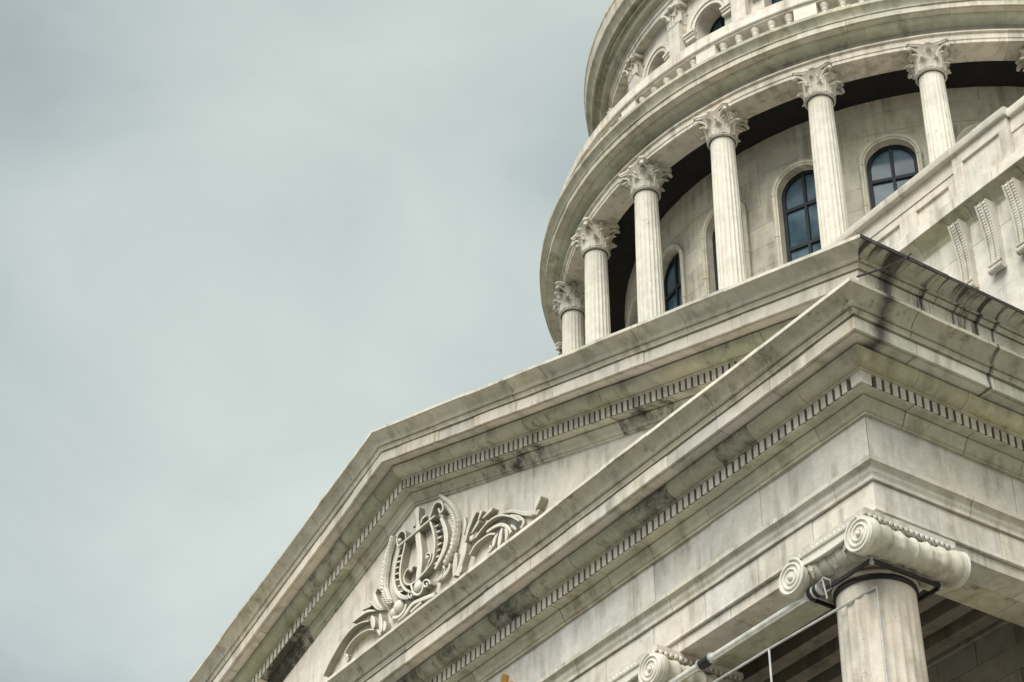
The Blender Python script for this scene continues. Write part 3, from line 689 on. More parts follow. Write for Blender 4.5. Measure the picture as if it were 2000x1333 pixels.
def roll_mesh(sgn):                            # carved cushion under the channel
    q = MB(); v = []; fc = []; n = 20; m_ = 44
    for i in range(m_ + 1):
        t = i / m_; u = t * 2 - 1; x = u * (VX - 0.10); rr_ = 0.115 + 0.045 * abs(u) ** 2 + 0.016 * abs(sin(u * 7.5)) - (0.018 if abs((u * 3.2) % 1 - 0.5) < 0.07 else 0)
        for k in range(n):
            a = 2 * PI * k / n; v.append((x, sgn * (VY - 0.20) + rr_ * cos(a), VZ + 0.03 + rr_ * sin(a)))
    for i in range(m_):
        for k in range(n): fc.append((i * n + k, i * n + (k + 1) % n, (i + 1) * n + (k + 1) % n, (i + 1) * n + k))
    q.add(v, fc)
    for sx in (-1, 1):
        for j in range(4):
            a = 0.35 + j * 0.33
            q.tube([(sx * (VX - 0.14), sgn * (VY - 0.09), VZ + 0.08), (sx * (VX - 0.22 - 0.02 * j), sgn * (VY - 0.055 + 0.005 * j), VZ + 0.07 - 0.04 * j), (sx * (VX - 0.30 + 0.01 * j), sgn * (VY - 0.06), VZ + 0.05 - 0.055 * j)], [0.022, 0.02, 0.008], 6)
    me = q.out('cushion', 55); me.materials.append(STONE); return me
rol_me = [roll_mesh(-1), roll_mesh(1)]
can_me = [canal_mesh(-1), canal_mesh(1)]
for k in range(6):
    x = AX - k * 3.432
    col = link('column', shaft_me, None, portico, (x, AY, ZN), 0.0, (0.92, 0.89, 0.83, 0.93))
    link('column_base', base_me, None, col, (x, AY, FLOOR))
    link('echinus', ech_me, None, col, (x, AY, ZN + 0.001), 0, (0.88, 0.88, 0.80, 0.92))
    link('abacus', ab_me, None, col, (x, AY, ZN), 0, (0.98, 0.97, 0.93, 0.97))
    for cm in rol_me: link('cushion', cm, None, col, (x, AY, ZN), 0, (0.92, 0.92, 0.84, 0.93))
    for cm in can_me: link('canalis', cm, None, col, (x, AY, ZN), 0, (1.04, 1.03, 1.0, 1))
    for sx in (-1, 1):
        link('bolster', bol_me, None, col, (x + sx * VX, AY, ZN + VZ), 0, (0.92, 0.92, 0.83, 0.95))
        link('volute', vol_me[sx], None, col, (x + sx * VX, AY - VY, ZN + VZ), 0, (1.04, 1.03, 1, 1))
        link('volute', vol_me[sx], None, col, (x + sx * VX, AY + VY, ZN + VZ), PI, (1.0, 1.0, 1, 1))
# --- porch ceiling, back wall, podium
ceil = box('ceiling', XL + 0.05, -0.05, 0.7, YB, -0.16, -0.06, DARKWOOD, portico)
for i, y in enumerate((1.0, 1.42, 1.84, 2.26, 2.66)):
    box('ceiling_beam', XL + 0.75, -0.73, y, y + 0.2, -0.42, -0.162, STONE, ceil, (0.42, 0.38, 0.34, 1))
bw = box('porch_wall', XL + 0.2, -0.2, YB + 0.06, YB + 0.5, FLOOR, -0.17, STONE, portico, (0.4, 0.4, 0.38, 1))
z = -0.18; row = 0
while z > -3.4:
    hgt = 0.24 if row == 0 else 0.30
    x = -0.75 + (0.3 if row % 2 else 0)
    while x > -9.5:
        L_ = 0.62
        box('wall_stone', x - L_ + 0.006, x, YB - (0.05 if row == 0 else 0) + random.uniform(-.006, .006), YB + 0.06, z - hgt + 0.007, z, STONE, bw, (0.50, 0.49, 0.45, 1)); x -= L_
    z -= hgt; row += 1
box('pilaster_wall', -0.7, -0.05, YB - 0.25, YB + 0.5, FLOOR, ZS - 0.003, STONE, portico)
pod = box('podium', XL - 0.6, 0.6, -0.6, YB + 1, -ZG + 0.005, FLOOR - 0.002, STONE, portico)
for i in range(12):
    box('step', XL - 0.4, 0.4, -0.6 - (i + 1) * 0.36, -0.602 - i * 0.36, -ZG + 0.004, FLOOR - (i + 1) * 0.175, STONE, pod)

# ================================================================== MAIN BLOCK (attic behind the portico)
block = thing('main_block', 'pale stone attic wall with panelled parapet and scroll brackets behind the pediment', 'building', (XC, 10.0, -ZG))
MX0, MX1 = -27.0, 9.0
core = box('wall', MX0, MX1, YB + 0.30, 20.0, -ZG + 0.004, 6.2, STONE, block, (0.9, 0.9, 0.85, 1))
# wall stones under the brackets
zr = [5.255, 4.93, 4.485, 4.04, 3.6, 3.15, 2.7, 2.25, 1.8]
for i in range(len(zr) - 1):
    x = MX1 - (0.65 if i % 2 else 0.0)
    while x > -4.5:
        box('wall_stone', x - 1.3 + 0.003, x, YB + 0.20 + random.uniform(-.002, .002), YB + 0.298, zr[i + 1] + 0.003, zr[i], STONE, core, (1.02, 1.01, 0.98, 1)); x -= 1.3
box('wall_course', MX0, -4.6, YB + 0.2, YB + 0.298, 1.8, 5.25, STONE, core, (1.05, 1.02, 0.98, 1))
rowf = lambda s, p, h: (s, YB - p, h)
par = box('parapet', MX0, MX1, YB + 0.17, YB + 0.5, 5.50, 6.30, STONE, block, (0.95, 0.94, 0.9, 1))
jl = [-4.6 + i * 0.93 for i in range(15)]
course('cove_stone', block and par, [(-0.20, 5.262), (-0.196, 5.30)] + [(-0.19 + 0.18 * (1 - cos(t)), 5.30 + 0.175 * sin(t)) for t in [k / 7 * PI / 2 for k in range(8)]] + [(-0.008, 5.481)], rowf, jl, tint=(0.80, 0.79, 0.64, 0.98), back=-0.31)
course('fascia_stone', par, [(-0.02, 5.482), (0.0, 5.483), (0.0, 5.645)], rowf, [-4.6 + 0.4 + i * 0.97 for i in range(14)], tint=(1.1, 1.07, 1.02, 1), back=-0.30)
def panelled(x0, x1, yf, z0, z1, px0, px1, pz0, pz1):
    """frame stones round a sunk panel"""
    t = (1.08, 1.05, 1.0, 1)
    box('parapet_stone', x0, x1, yf, YB + 0.169, pz1, z1, STONE, par, t); box('parapet_stone', x0, x1, yf, YB + 0.169, z0, pz0, STONE, par, t)
    box('parapet_stone', x0, px0, yf + 0.001, YB + 0.169, pz0 + 0.001, pz1 - 0.001, STONE, par, t); box('parapet_stone', px1, x1, yf + 0.001, YB + 0.169, pz0 + 0.001, pz1 - 0.001, STONE, par, t)
    box('sunk_panel', px0, px1, yf + 0.035, YB + 0.168, pz0 + 0.001, pz1 - 0.001, STONE, par, (1.06, 1.04, 1.0, 1))
panelled(-0.97, 0.01, YB + 0.05, 5.646, 6.325, -0.80, -0.14, 5.72, 6.16)
x = -0.973
for k in range(5):
    panelled(x - 0.93, x, YB + 0.10, 5.646, 6.115, x - 0.77, x - 0.16, 5.72, 6.0)
    box('parapet_stone', x - 0.93, x, YB + 0.085, YB + 0.169, 6.12, 6.325, STONE, par, (1.08, 1.05, 1, 1)); x -= 0.933
x = 0.013
for k in range(6):
    panelled(x, x + 0.98, YB + 0.13, 5.646, 6.075, x + 0.20, x + 0.80, 5.72, 5.97)
    box('parapet_stone', x, x + 0.98, YB + 0.115, YB + 0.169, 6.08, 6.30, STONE, par, (1.08, 1.05, 1, 1)); x += 0.983
box('parapet_stone', MX0, -5.65, YB + 0.1, YB + 0.169, 5.646, 6.325, STONE, par, (1.05, 1.03, 0.98, 1))
cop = [(0.0, 6.328), (0.004, 6.335), (0.004, 6.44), (-0.03, 6.462)]
course('coping_stone', par, cop, rowf, [-5.6, -4.7, -3.75, -2.8, -1.9, -0.97, 0.04], tint=(1.06, 1.04, 0.98, 1), back=-0.5, topdrop=0)
course('coping_stone', par, [(p - 0.06, h - 0.024) for p, h in cop], rowf, [0.042, 1.0, 2.0, 3.0, 4.0, 5.0, 6.0], tint=(1.06, 1.04, 0.98, 1), back=-0.5, topdrop=0)
# scroll brackets
def console():
    q = MB(); pts = []
    n = 18
    for i in range(n + 1):
        t = i / n; pts.append((-(0.045 + 0.13 * (1 - t) ** 2.2 + 0.035 * t ** 4), -t * 0.97))
    for (xa, xb, add) in ((-0.10, -0.078, 0.022), (-0.078, -0.010, 0.0), (-0.010, 0.010, 0.022), (0.010, 0.078, 0.0), (0.078, 0.10, 0.022)):
        loop = [(y - add, z) for y, z in pts] + [(0.05, pts[-1][1]), (0.05, 0)]; m_ = len(loop)
        v = [(xa, y, z) for y, z in loop] + [(xb, y, z) for y, z in loop]
        q.add(v, [tuple(range(m_)), tuple(range(2 * m_ - 1, m_ - 1, -1))] + [(i, (i + 1) % m_, (i + 1) % m_ + m_, i + m_) for i in range(m_)])
    for i in range(22):
        t = (i + .5) / 22; y = -(0.045 + 0.13 * (1 - t) ** 2.2 + 0.035 * t ** 4); z = -t * 0.93
        for cx_ in (-0.044, 0.044): q.ball((cx_, y - 0.004, z - 0.006), 0.034, 0.016, 0.030, 8, 5)
    q.tube([(-0.115, -0.075, -0.995), (0.115, -0.075, -0.995)], 0.048, 14); q.tube([(-0.10, -0.095, -0.925), (0.10, -0.095, -0.925)], 0.024, 10)
    me = q.out('bracket', 40); me.materials.append(STONE); return me
con_me = console()
for k in range(-1, 8):
    link('bracket', con_me, None, block, (-0.585 + k * 0.485, YB + 0.20, 5.30), 0, (0.98, 0.96, 0.9, 0.97))

# ================================================================== ROTUNDA
DX, DY = XC, 11.36
rot = thing('rotunda', 'round domed drum ringed by fluted leafy-topped columns under a balustrade', 'dome', (DX, DY, 5.2))
ringm = lambda s, p, h: (DX + p * cos(rad(s)), DY + p * sin(rad(s)), h)
A0, A1 = 180, 375
def ring_joints(step, off=0.0): 
    n = int((A1 - A0) / step); return [A0 + off + i * step + random.uniform(-.25, .25) for i in range(n + 1)]
def full_ring(name, prof, mat, parent, color=None, n=96, smooth=35):
    q = MB(); q.lathe(prof, n, DX, DY); return q.build(name, mat, parent, color, smooth)
full_ring('podium_ring', [(7.0, 4.5), (7.75, 4.5), (7.75, 7.1), (7.82, 7.12), (7.82, 7.28), (5.6, 7.3)], STONE, rot)
wall = full_ring('drum_wall', [(5.70, 7.29), (5.70, 13.0)], STONE, rot, (0.55, 0.55, 0.5, 1))
RW = 5.95
def arc_block(name, a, s0, s1, z0, z1, parent, color, r0=5.72, r1=RW, steps=3):
    v = []; fc = []
    for i in range(steps + 1):
        an = rad(a) + (s0 + (s1 - s0) * i / steps) / RW
        for rr_, zz in ((r1, z0), (r1, z1), (r0, z1), (r0, z0)): v.append((DX + rr_ * cos(an), DY + rr_ * sin(an), zz))
    for i in range(steps):
        for k in range(4): fc.append((i * 4 + k, i * 4 + (k + 1) % 4, (i + 1) * 4 + (k + 1) % 4, (i + 1) * 4 + k))
    fc += [(3, 2, 1, 0), tuple(steps * 4 + i for i in range(4))]
    return solid(name, v, fc, STONE, parent, color, 35)
HB = RW * rad(7.5); WO = 0.425; ZSP = 11.24
def wt():
    k = random.uniform(0.92, 1.05); return (0.98 * k, 0.95 * k, 0.86 * k, random.choice([1, 0.97, 0.95]))
def spandrel(a, sg, name='spandrel_stone'):
    """stone between the arch and the pier, one half bay"""
    pts = [(HB - 0.003, ZSP), (HB - 0.003, ZSP + 0.62), (0.003, ZSP + 0.62)]
    for i in range(9):
        t = PI / 2 - i / 8 * PI / 2; pts.append((max(0.003, WO * cos(t)), ZSP + WO * sin(t)))
    m_ = len(pts); v = []
    for rr_ in (RW, 5.72):
        for s_, zz in pts:
            an = rad(a) + sg * s_ / RW; v.append((DX + rr_ * cos(an), DY + rr_ * sin(an), zz))
    solid(name, v, [tuple(range(m_)), tuple(range(2 * m_ - 1, m_ - 1, -1))] + [(i, (i + 1) % m_, (i + 1) % m_ + m_, i + m_) for i in range(m_)], STONE, wall, wt())
# window pieces in a bay's own frame (x along the wall, -y outwards)
HW = 0.40
def arch_path(w, z0, zs, n=14):
    return [(-w, z0)] + [(w * cos(PI - PI * i / n), zs + w * sin(PI - PI * i / n)) for i in range(n + 1)] + [(w, z0)]
def strip_mesh(path, w0, y0, y1):              # flat band following an arch, inside offset w0
    q = MB(); inner = []
    m_ = len(path); v = []; fc = []
    for i, (x, z) in enumerate(path):
        a = Vector(path[max(i - 1, 0)]); b = Vector(path[min(i + 1, m_ - 1)]); t = (b - a).normalized(); nn = Vector((t.y, -t.x))
        e = Vector((x, z)) + nn * w0
        v += [(x, y0, z), (e.x, y0, e.y), (e.x, y1, e.y), (x, y1, z)]
    for i in range(m_ - 1):
        for k in range(4): fc.append((i * 4 + k, i * 4 + (k + 1) % 4, (i + 1) * 4 + (k + 1) % 4, (i + 1) * 4 + k))
    fc += [(3, 2, 1, 0), tuple((m_ - 1) * 4 + i for i in range(4))]
    q.add(v, fc); return q
ZW0 = 8.3
fr = strip_mesh(arch_path(HW + 0.02, ZW0, ZSP), 0.065, -0.03, 0.03)
fr.box(-0.026, 0.026, -0.028, 0.03, ZW0, ZSP + HW - 0.03)
for zb in (10.957, 10.15, 9.35): fr.box(-HW, HW, -0.027, 0.029, zb - 0.032, zb + 0.032)
fr.box(-HW, HW, -0.027, 0.029, ZW0, ZW0 + 0.06)
fr_me = fr.out('window_frame'); fr_me.materials.append(FRAME)
sr = strip_mesh(arch_path(0.475, ZW0 - 0.1, ZSP), 0.05, -0.035, 0.06)
sr.tube([(x * 1.0, -0.035, z) for x, z in arch_path(0.485, ZW0 - 0.1, ZSP)], 0.034, 10)
for sx in (-1, 1):
    for zc in (ZSP - 0.02, 10.35): sr.tube([(sx * 0.485, -0.035, zc), (sx * 0.485, -0.035, zc + 0.045)], 0.042, 10)
sr_me = sr.out('window_surround', 45); sr_me.materials.append(STONE)
pane_me = []
for sx in (-1, 1):
    for z0, z1 in ((9.385, 10.115), (10.185, 10.922), (8.37, 9.315)):
        q = MB(); a, b = sorted((sx * 0.03, sx * 0.352)); q.box(a, b, 0.0, 0.012, z0, z1); pane_me.append(q.out('pane'))
    pts = [(sx * 0.03, 10.992), (sx * 0.352, 10.992)] + [(sx * 0.352 * cos(t), ZSP + 0.352 * sin(t)) for t in [i / 8 * (PI / 2 - 0.085) for i in range(9)]]
    m_ = len(pts); v = [(x, 0.0, z) for x, z in pts] + [(x, 0.012, z) for x, z in pts]
    pane_me.append(mesh('pane', v, [tuple(range(m_)), tuple(range(2 * m_ - 1, m_ - 1, -1))] + [(i, (i + 1) % m_, (i + 1) % m_ + m_, i + m_) for i in range(m_)]))
for me in pane_me: me.materials.append(GLASS)
for k in range(14, 23):
    a = k * 15.0
    for i in range(9):                         # pier stones behind the columns
        z0 = 7.30 + i * 0.438; z1 = z0 + 0.432
        arc_block('wall_block', a, -(HB - WO), HB - WO, z0, z1, wall, wt())
    w = a + 7.5
    arc_block('wall_block', w, -WO, WO, 7.30, ZW0, wall, wt())
    for sg in (-1, 1): spandrel(w, sg)
    for i, (z0, z1) in enumerate(((ZSP + 0.625, 12.30), (12.305, 12.595))):
        o_ = HB * (i % 2)
        arc_block('wall_block', w, -HB + 0.003 + o_, HB - 0.003 + o_, z0, z1, wall, wt())
    an = rad(w); rz = an + PI / 2
    P = lambda R_: (DX + R_ * cos(an), DY + R_ * sin(an), 0)
    wf = link('window', fr_me, None, rot, P(5.80), rz)
    for me in pane_me: link('pane', me, None, wf, P(5.79), rz)
    link('window_surround', sr_me, None, wf, P(5.955), rz, (0.96, 0.94, 0.85, 0.97))
# colonnade columns with leaf capitals (local z = 0 at the neck)
def leaf(q, ang, z0, h, w, r0, curl, lean=0.06, nu=6, nv=8):
    v = []; ca, sa = cos(ang), sin(ang)
    for layer in (0, 1):
        for j in range(nv + 1):
            t = j / nv
            rr_ = r0 + lean * t * t + (curl * max(0, (t - 0.66) / 0.34) ** 1.6); z = z0 + h * min(t, 0.86) + (0 if t < 0.86 else h * 0.14 * sin((t - 0.86) / 0.14 * PI * 0.85) * 0.5)
            if t > 0.9: z -= h * 0.10 * (t - 0.9) / 0.1
            ww = w * (0.72 + 0.28 * sin(PI * min(1, t * 1.1))) * (1 if t < 0.78 else max(0.30, 1 - (t - 0.78) * 3.1)) * (1 + 0.13 * sin(t * 19))
            for i in range(nu + 1):
                u = i / nu * 2 - 1; k = rr_ + 0.020 * (1 - u * u) - 0.026 * layer - 0.012 * abs(sin(u * 5)); tx = u * ww / 2
                v.append((k * ca - tx * sa, k * sa + tx * ca, z - 0.008 * layer))
    n1_ = (nu + 1); lay = (nv + 1) * n1_; fc = []
    for j in range(nv):
        for i in range(nu):
            a = j * n1_ + i; fc.append((a, a + 1, a + n1_ + 1, a + n1_)); b = a + lay; fc.append((b, b + n1_, b + n1_ + 1, b + 1))
    for j in range(nv):
        for i in (0, nu):
            a = j * n1_ + i; fc.append((a, a + n1_, a + n1_ + lay, a + lay))
    for i in range(nu):
        a = nv * n1_ + i; fc.append((a, a + 1, a + 1 + lay, a + lay))
    q.add(v, fc)
rj = lambda a: random.uniform(-a, a)
def leaf_capital():
    q = MB(); rn = 0.208; Hc = 0.55
    q.lathe([(rn, 0.0), (rn + 0.022, 0.006), (rn + 0.030, 0.022), (rn + 0.022, 0.040), (rn, 0.046), (rn - 0.004, 0.10), (rn + 0.012, 0.25), (rn + 0.05, 0.38), (rn + 0.10, 0.46), (rn + 0.07, 0.475), (0.05, 0.475)], 32)
    for i in range(8): leaf(q, i * PI / 4 + PI / 8 + rj(.04), 0.045, 0.20 + rj(.014), 0.165 + rj(.012), rn + 0.014, 0.070 + rj(.02), 0.028)
    for i in range(8): leaf(q, i * PI / 4 + rj(.04), 0.050, 0.345 + rj(.02), 0.165 + rj(.015), rn + 0.016, 0.075 + rj(.025), 0.06)
    for i in range(4):                         # corner scrolls and small inner helices
        a = PI / 4 + i * PI / 2
        for sg in (-1, 1):
            pts = []
            for k in range(13):
                t = k / 12; rr_ = rn + 0.03 + 0.15 * t ** 1.5; da = sg * (0.34 * (1 - t)); pts.append((rr_ * cos(a + da), rr_ * sin(a + da), 0.29 + 0.16 * sin(t * PI / 2)))
            q.tube(pts, [0.017 + 0.008 * k / 12 for k in range(13)], 6)
        ex, ey = cos(a), sin(a)
        for k, (rr_, zz, rb) in enumerate(((rn + 0.185, 0.425, 0.036), (rn + 0.205, 0.395, 0.028))): q.ball((rr_ * ex, rr_ * ey, zz), rb * 1.15, rb * 1.15, rb, 10, 7)
        b = i * PI / 2
        for sg in (-1, 1):
            q.tube([((rn + 0.05 + 0.02 * t) * cos(b + sg * 0.30 * (1 - t * 0.85)), (rn + 0.05 + 0.02 * t) * sin(b + sg * 0.30 * (1 - t * 0.85)), 0.34 + 0.10 * sin(t * PI / 2)) for t in [k / 8 for k in range(9)]], 0.014, 6)
        q.ball(((rn + 0.075) * cos(b), (rn + 0.075) * sin(b), 0.51), 0.045, 0.045, 0.04, 10, 7)
    # abacus with hollow sides and cut corners
    def aloop(k):
        L_ = []
        for i in range(4):
            a = PI / 4 + i * PI / 2; c0 = 0.425 * k
            e = Vector((cos(a), sin(a))); tt = Vector((-sin(a), cos(a)))
            L_ += [e * c0 - tt * 0.035, e * c0 + tt * 0.035]
            b = a + PI / 4
            nx = Vector((cos(a + PI / 2), sin(a + PI / 2))) * c0 + tt * 0
            p0 = e * c0 + tt * 0.035; p1 = nx - Vector((-sin(a + PI / 2), cos(a + PI / 2))) * 0.035; md = Vector((cos(b), sin(b)))
            for t in (0.2, 0.4, 0.5, 0.6, 0.8): L_.append(p0.lerp(p1, t) - md * 0.06 * sin(PI * t))
        return L_
    for (k0, z0, k1, z1) in ((0.93, 0.478, 0.97, 0.512), (1.0, 0.513, 1.0, 0.548)):
        a_, b_2 = aloop(k0), aloop(k1); n = len(a_)
        q.add([(p.x, p.y, z0) for p in a_] + [(p.x, p.y, z1) for p in b_2], [tuple(range(n - 1, -1, -1)), tuple(range(n, 2 * n))] + [(i, (i + 1) % n, (i + 1) % n + n, i + n) for i in range(n)])
    me = q.out('capital', 50); me.materials.append(STONE); return me
cap_mes = [leaf_capital() for _ in range(4)]
ZNK = 11.92
dsh = mesh('shaft', *fluted_z(0.235, 0.203, 7.55 - ZNK, 0.0, 20, 0.075, 4), 50); dsh.materials.append(PALE)
q = MB(); q.lathe([(0.235, 0.25), (0.26, 0.24), (0.27, 0.21), (0.25, 0.18), (0.27, 0.15), (0.31, 0.11), (0.30, 0.08)], 24); q.box(-0.32, 0.32, -0.32, 0.32, 0.0, 0.08)
dbs = q.out('column_base', 45); dbs.materials.append(STONE)
for k in range(14, 24):
    a = rad(k * 15.0); x, y = DX + 6.96 * cos(a), DY + 6.96 * sin(a)
    kk = random.uniform(0.97, 1.04)
    c_ = link('column', dsh, None, rot, (x, y, ZNK), a + PI / 2, (1.03 * kk, 1.01 * kk, 0.97 * kk, random.choice((0.90, 0.94, 0.97, 0.99))))
    link('column_base', dbs, None, c_, (x, y, 7.3), a + PI / 2)
    link('capital', cap_mes[k % 4], None, c_, (x, y, ZNK), a + PI / 2 + random.uniform(-.03, .03), (0.95 * kk, 0.93 * kk, 0.87 * kk, random.choice((0.78, 0.85, 0.9)))).scale = (1.08, 1.08, 1.0)
# entablature of the colonnade
ZE = 12.47
ent = full_ring('colonnade_cornice', [(6.75, 12.5), (6.75, 13.25), (7.1, 13.25), (7.1, 12.5)], STONE, rot, (0.6, 0.6, 0.55, 1))
arp = [(7.15, ZE), (7.15, 12.535), (7.165, 12.54), (7.165, 12.66), (7.205, 12.665), (7.205, 12.692)]
frz = [(7.09, 12.695), (7.09, 12.885)]
bdm = [(7.115, 12.887), (7.118, 12.90), (7.105, 12.902)] + scurve((7.11, 12.906), (7.255, 12.965), 5) + [(7.255, 12.972), (7.285, 12.973), (7.287, 13.0)]
crn = [(7.40, 13.002), (7.402, 13.012), (7.42, 13.012), (7.421, 13.003), (7.440, 13.003), (7.440, 13.108), (7.432, 13.112)]
cym = [(7.458, 13.114), (7.463, 13.126), (7.458, 13.138), (7.442, 13.139)] + cyma((7.446, 13.142), (7.530, 13.262), 6) + [(7.548, 13.264), (7.55, 13.325)]
course('architrave_block', ent, arp, ringm, ring_joints(7.5, 3.0), tint=(1.03, 1.0, 0.94, 0.88), back=6.69, steps=4, gap=0.025)
course('frieze_block', ent, frz, ringm, ring_joints(7.5, 0.5), tint=(0.98, 0.97, 0.92, 0.97), back=6.8, steps=4, gap=0.025)
course('bed_moulding', ent, bdm, ringm, ring_joints(6.0, 1.5), tint=(0.82, 0.85, 0.74, 0.94), back=6.8, steps=4, gap=0.025)
course('corona_block', ent, crn, ringm, ring_joints(6.5, 2.0), tint=(0.98, 0.96, 0.86, 0.97), back=6.8, steps=4, gap=0.025)
course('cyma_block', ent, cym, ringm, ring_joints(6.5, 4.6), tint=(0.88, 0.87, 0.76, 0.92), back=6.8, steps=4, gap=0.025)
full_ring('colonnade_ceiling', [(5.7, 12.60), (6.76, 12.60), (6.76, 13.2), (5.7, 13.2)], STONE, rot, (0.03, 0.03, 0.032, 1))  # near-black tint: deep shade behind the soffit put into the colour
full_ring('terrace', [(5.6, 13.30), (7.44, 13.30), (7.44, 13.27)], STONE, rot)
# balustrade
rail = full_ring('balustrade_plinth', [(7.05, 13.303), (7.05, 13.36), (7.30, 13.36), (7.30, 13.303)], STONE, rot)
rlp = [(7.20, 13.86), (7.27, 13.87), (7.27, 13.905), (7.30, 13.91), (7.31, 13.93), (7.29, 13.955), (7.285, 13.97), (7.285, 14.155), (7.265, 14.17)]
course('rail_stone', rail, rlp, ringm, ring_joints(7.5, 4.0), tint=(1.10, 1.07, 1.02, 1), back=7.03, steps=4, gap=0.025, topdrop=0)
q = MB(); q.lathe([(0.05, 0.0), (0.092, 0.0), (0.092, 0.045), (0.06, 0.06), (0.075, 0.09), (0.105, 0.14), (0.10, 0.19), (0.075, 0.25), (0.058, 0.31), (0.056, 0.335), (0.072, 0.35), (0.074, 0.37), (0.062, 0.385), (0.070, 0.41), (0.094, 0.45), (0.100, 0.498), (0.05, 0.499)], 16)
bal_me = q.out('baluster', 50); bal_me.materials.append(PALE)
for k in range(13, 24):
    a = rad(k * 15.0)
    v, fc = box_vf(-0.20, 0.20, -0.10, 0.12, 13.362, 13.858)
    me = mesh('pedestal', v, fc); me.materials.append(PALE)
    link('pedestal', me, None, rail, (DX + 7.17 * cos(a), DY + 7.17 * sin(a), 0), a + PI / 2, (1.08, 1.05, 1.01, 1))
    for i in range(5):
        b = rad(k * 15.0 + 15 * (i + 1) / 6 + (0.28 if i < 2 else -0.28 if i > 2 else 0) * 0)
        link('baluster', bal_me, None, rail, (DX + 7.17 * cos(b), DY + 7.17 * sin(b), 13.361), b, (1.02, 1.0, 0.94, 0.98)).scale = (0.82, 0.82, 1.0)
# upper drum
R2 = 5.95
uw = full_ring('upper_drum_wall', [(5.55, 13.31), (5.55, 17.2)], STONE, rot, (0.45, 0.45, 0.42, 1))
HB2 = R2 * rad(7.5); W2 = 0.345; ZS2 = 16.08
def arc2(name, a, s0, s1, z0, z1, color): return arc_block(name, a, s0, s1, z0, z1, uw, color, 5.56, R2)
cu = lambda: (1.06 * random.uniform(.96, 1.03), 1.03, 0.98, 1)
pil_me = MB(); pil_me.box(-0.155, 0.155, -0.16, 0.1, 13.32, 16.44); pil_me = pil_me.out('pilaster'); pil_me.materials.append(STONE)
def pil_cap():
    q = MB(); q.box(-0.165, 0.165, -0.17, 0.1, 16.442, 16.47)
    for (x0, z0, h, w, y, cu_) in ((-0.09, 16.47, 0.17, 0.12, -0.165, 0.05), (0.09, 16.47, 0.17, 0.12, -0.165, 0.05), (0.0, 16.47, 0.28, 0.13, -0.155, 0.06), (-0.155, 16.47, 0.28, 0.11, -0.14, 0.06), (0.155, 16.47, 0.28, 0.11, -0.14, 0.06)):
        k = MB(); leaf(k, -PI / 2, 0.0, h, w, 0.0, cu_, 0.02); q.add([(p.x + x0, p.y + y, p.z + z0) for p in k.v], k.f)
    for sx in (-1, 1):
        for (y, ang) in ((-0.10, 0 if sx > 0 else PI), (0.02, 0 if sx > 0 else PI)):
            k = MB(); leaf(k, ang, 0, 0.25, 0.11, 0, 0.05, 0.02); q.add([(p.x + sx * 0.158, p.y + y, p.z + 16.47) for p in k.v], k.f)
        q.ball((sx * 0.215, -0.215, 16.80), 0.055, 0.055, 0.05, 10, 7); q.tube([(sx * 0.10, -0.17, 16.66), (sx * 0.15, -0.19, 16.78), (sx * 0.20, -0.21, 16.84)], 0.025, 6)
    q.ball((0, -0.215, 16.90), 0.05, 0.04, 0.045, 10, 7)
    v, fc = box_vf(-0.16, 0.16, -0.155, 0.09, 16.47, 16.86); q.add(v, fc)
    lo = [(-0.19, -0.19), (-0.10, -0.165), (0.10, -0.165), (0.19, -0.19), (0.25, -0.25)]
    v, fc = box_vf(-0.235, 0.235, -0.225, 0.09, 16.862, 16.94); q.add(v, fc)
    me = q.out('pilaster_capital', 50); me.materials.append(STONE); return me
pcap_me = pil_cap()
av = strip_mesh(arch_path(0.53, ZS2, ZS2), 0.09, -0.07, 0.05); s2 = strip_mesh(arch_path(0.445, ZS2, ZS2), 0.085, -0.045, 0.06); av.add(s2.v, s2.f)
av_me = av.out('archivolt', 40); av_me.materials.append(PALE)
imp_me = []
for sx in (-1, 1):
    q = MB()
    for (x0, x1, y0, z0, z1) in ((0.345, 0.60, -0.115, ZS2 - 0.055, ZS2 - 0.003), (0.35, 0.585, -0.09, ZS2 - 0.11, ZS2 - 0.056), (0.352, 0.57, -0.065, ZS2 - 0.19, ZS2 - 0.111)):
        a, b = sorted((sx * x0, sx * x1)); q.box(a, b, y0, 0.2, z0, z1)
    me = q.out('impost'); me.materials.append(PALE); imp_me.append(me)
f2 = strip_mesh(arch_path(0.36, 13.6, ZS2), 0.05, -0.02, 0.03); f2.box(-0.02, 0.02, -0.019, 0.03, 13.6, ZS2 + 0.31)
for zb in (15.6, 14.9, 14.2): f2.box(-0.34, 0.34, -0.018, 0.028, zb - 0.02, zb + 0.02)
f2_me = f2.out('window_frame'); f2_me.materials.append(FRAME)
pts = arch_path(0.345, 13.6, ZS2); m_ = len(pts); v = [(x, 0.0, z) for x, z in pts] + [(x, 0.01, z) for x, z in pts]
g2_me = mesh('pane', v, [tuple(range(m_)), tuple(range(2 * m_ - 1, m_ - 1, -1))] + [(i, (i + 1) % m_, (i + 1) % m_ + m_, i + m_) for i in range(m_)]); g2_me.materials.append(GLASS)
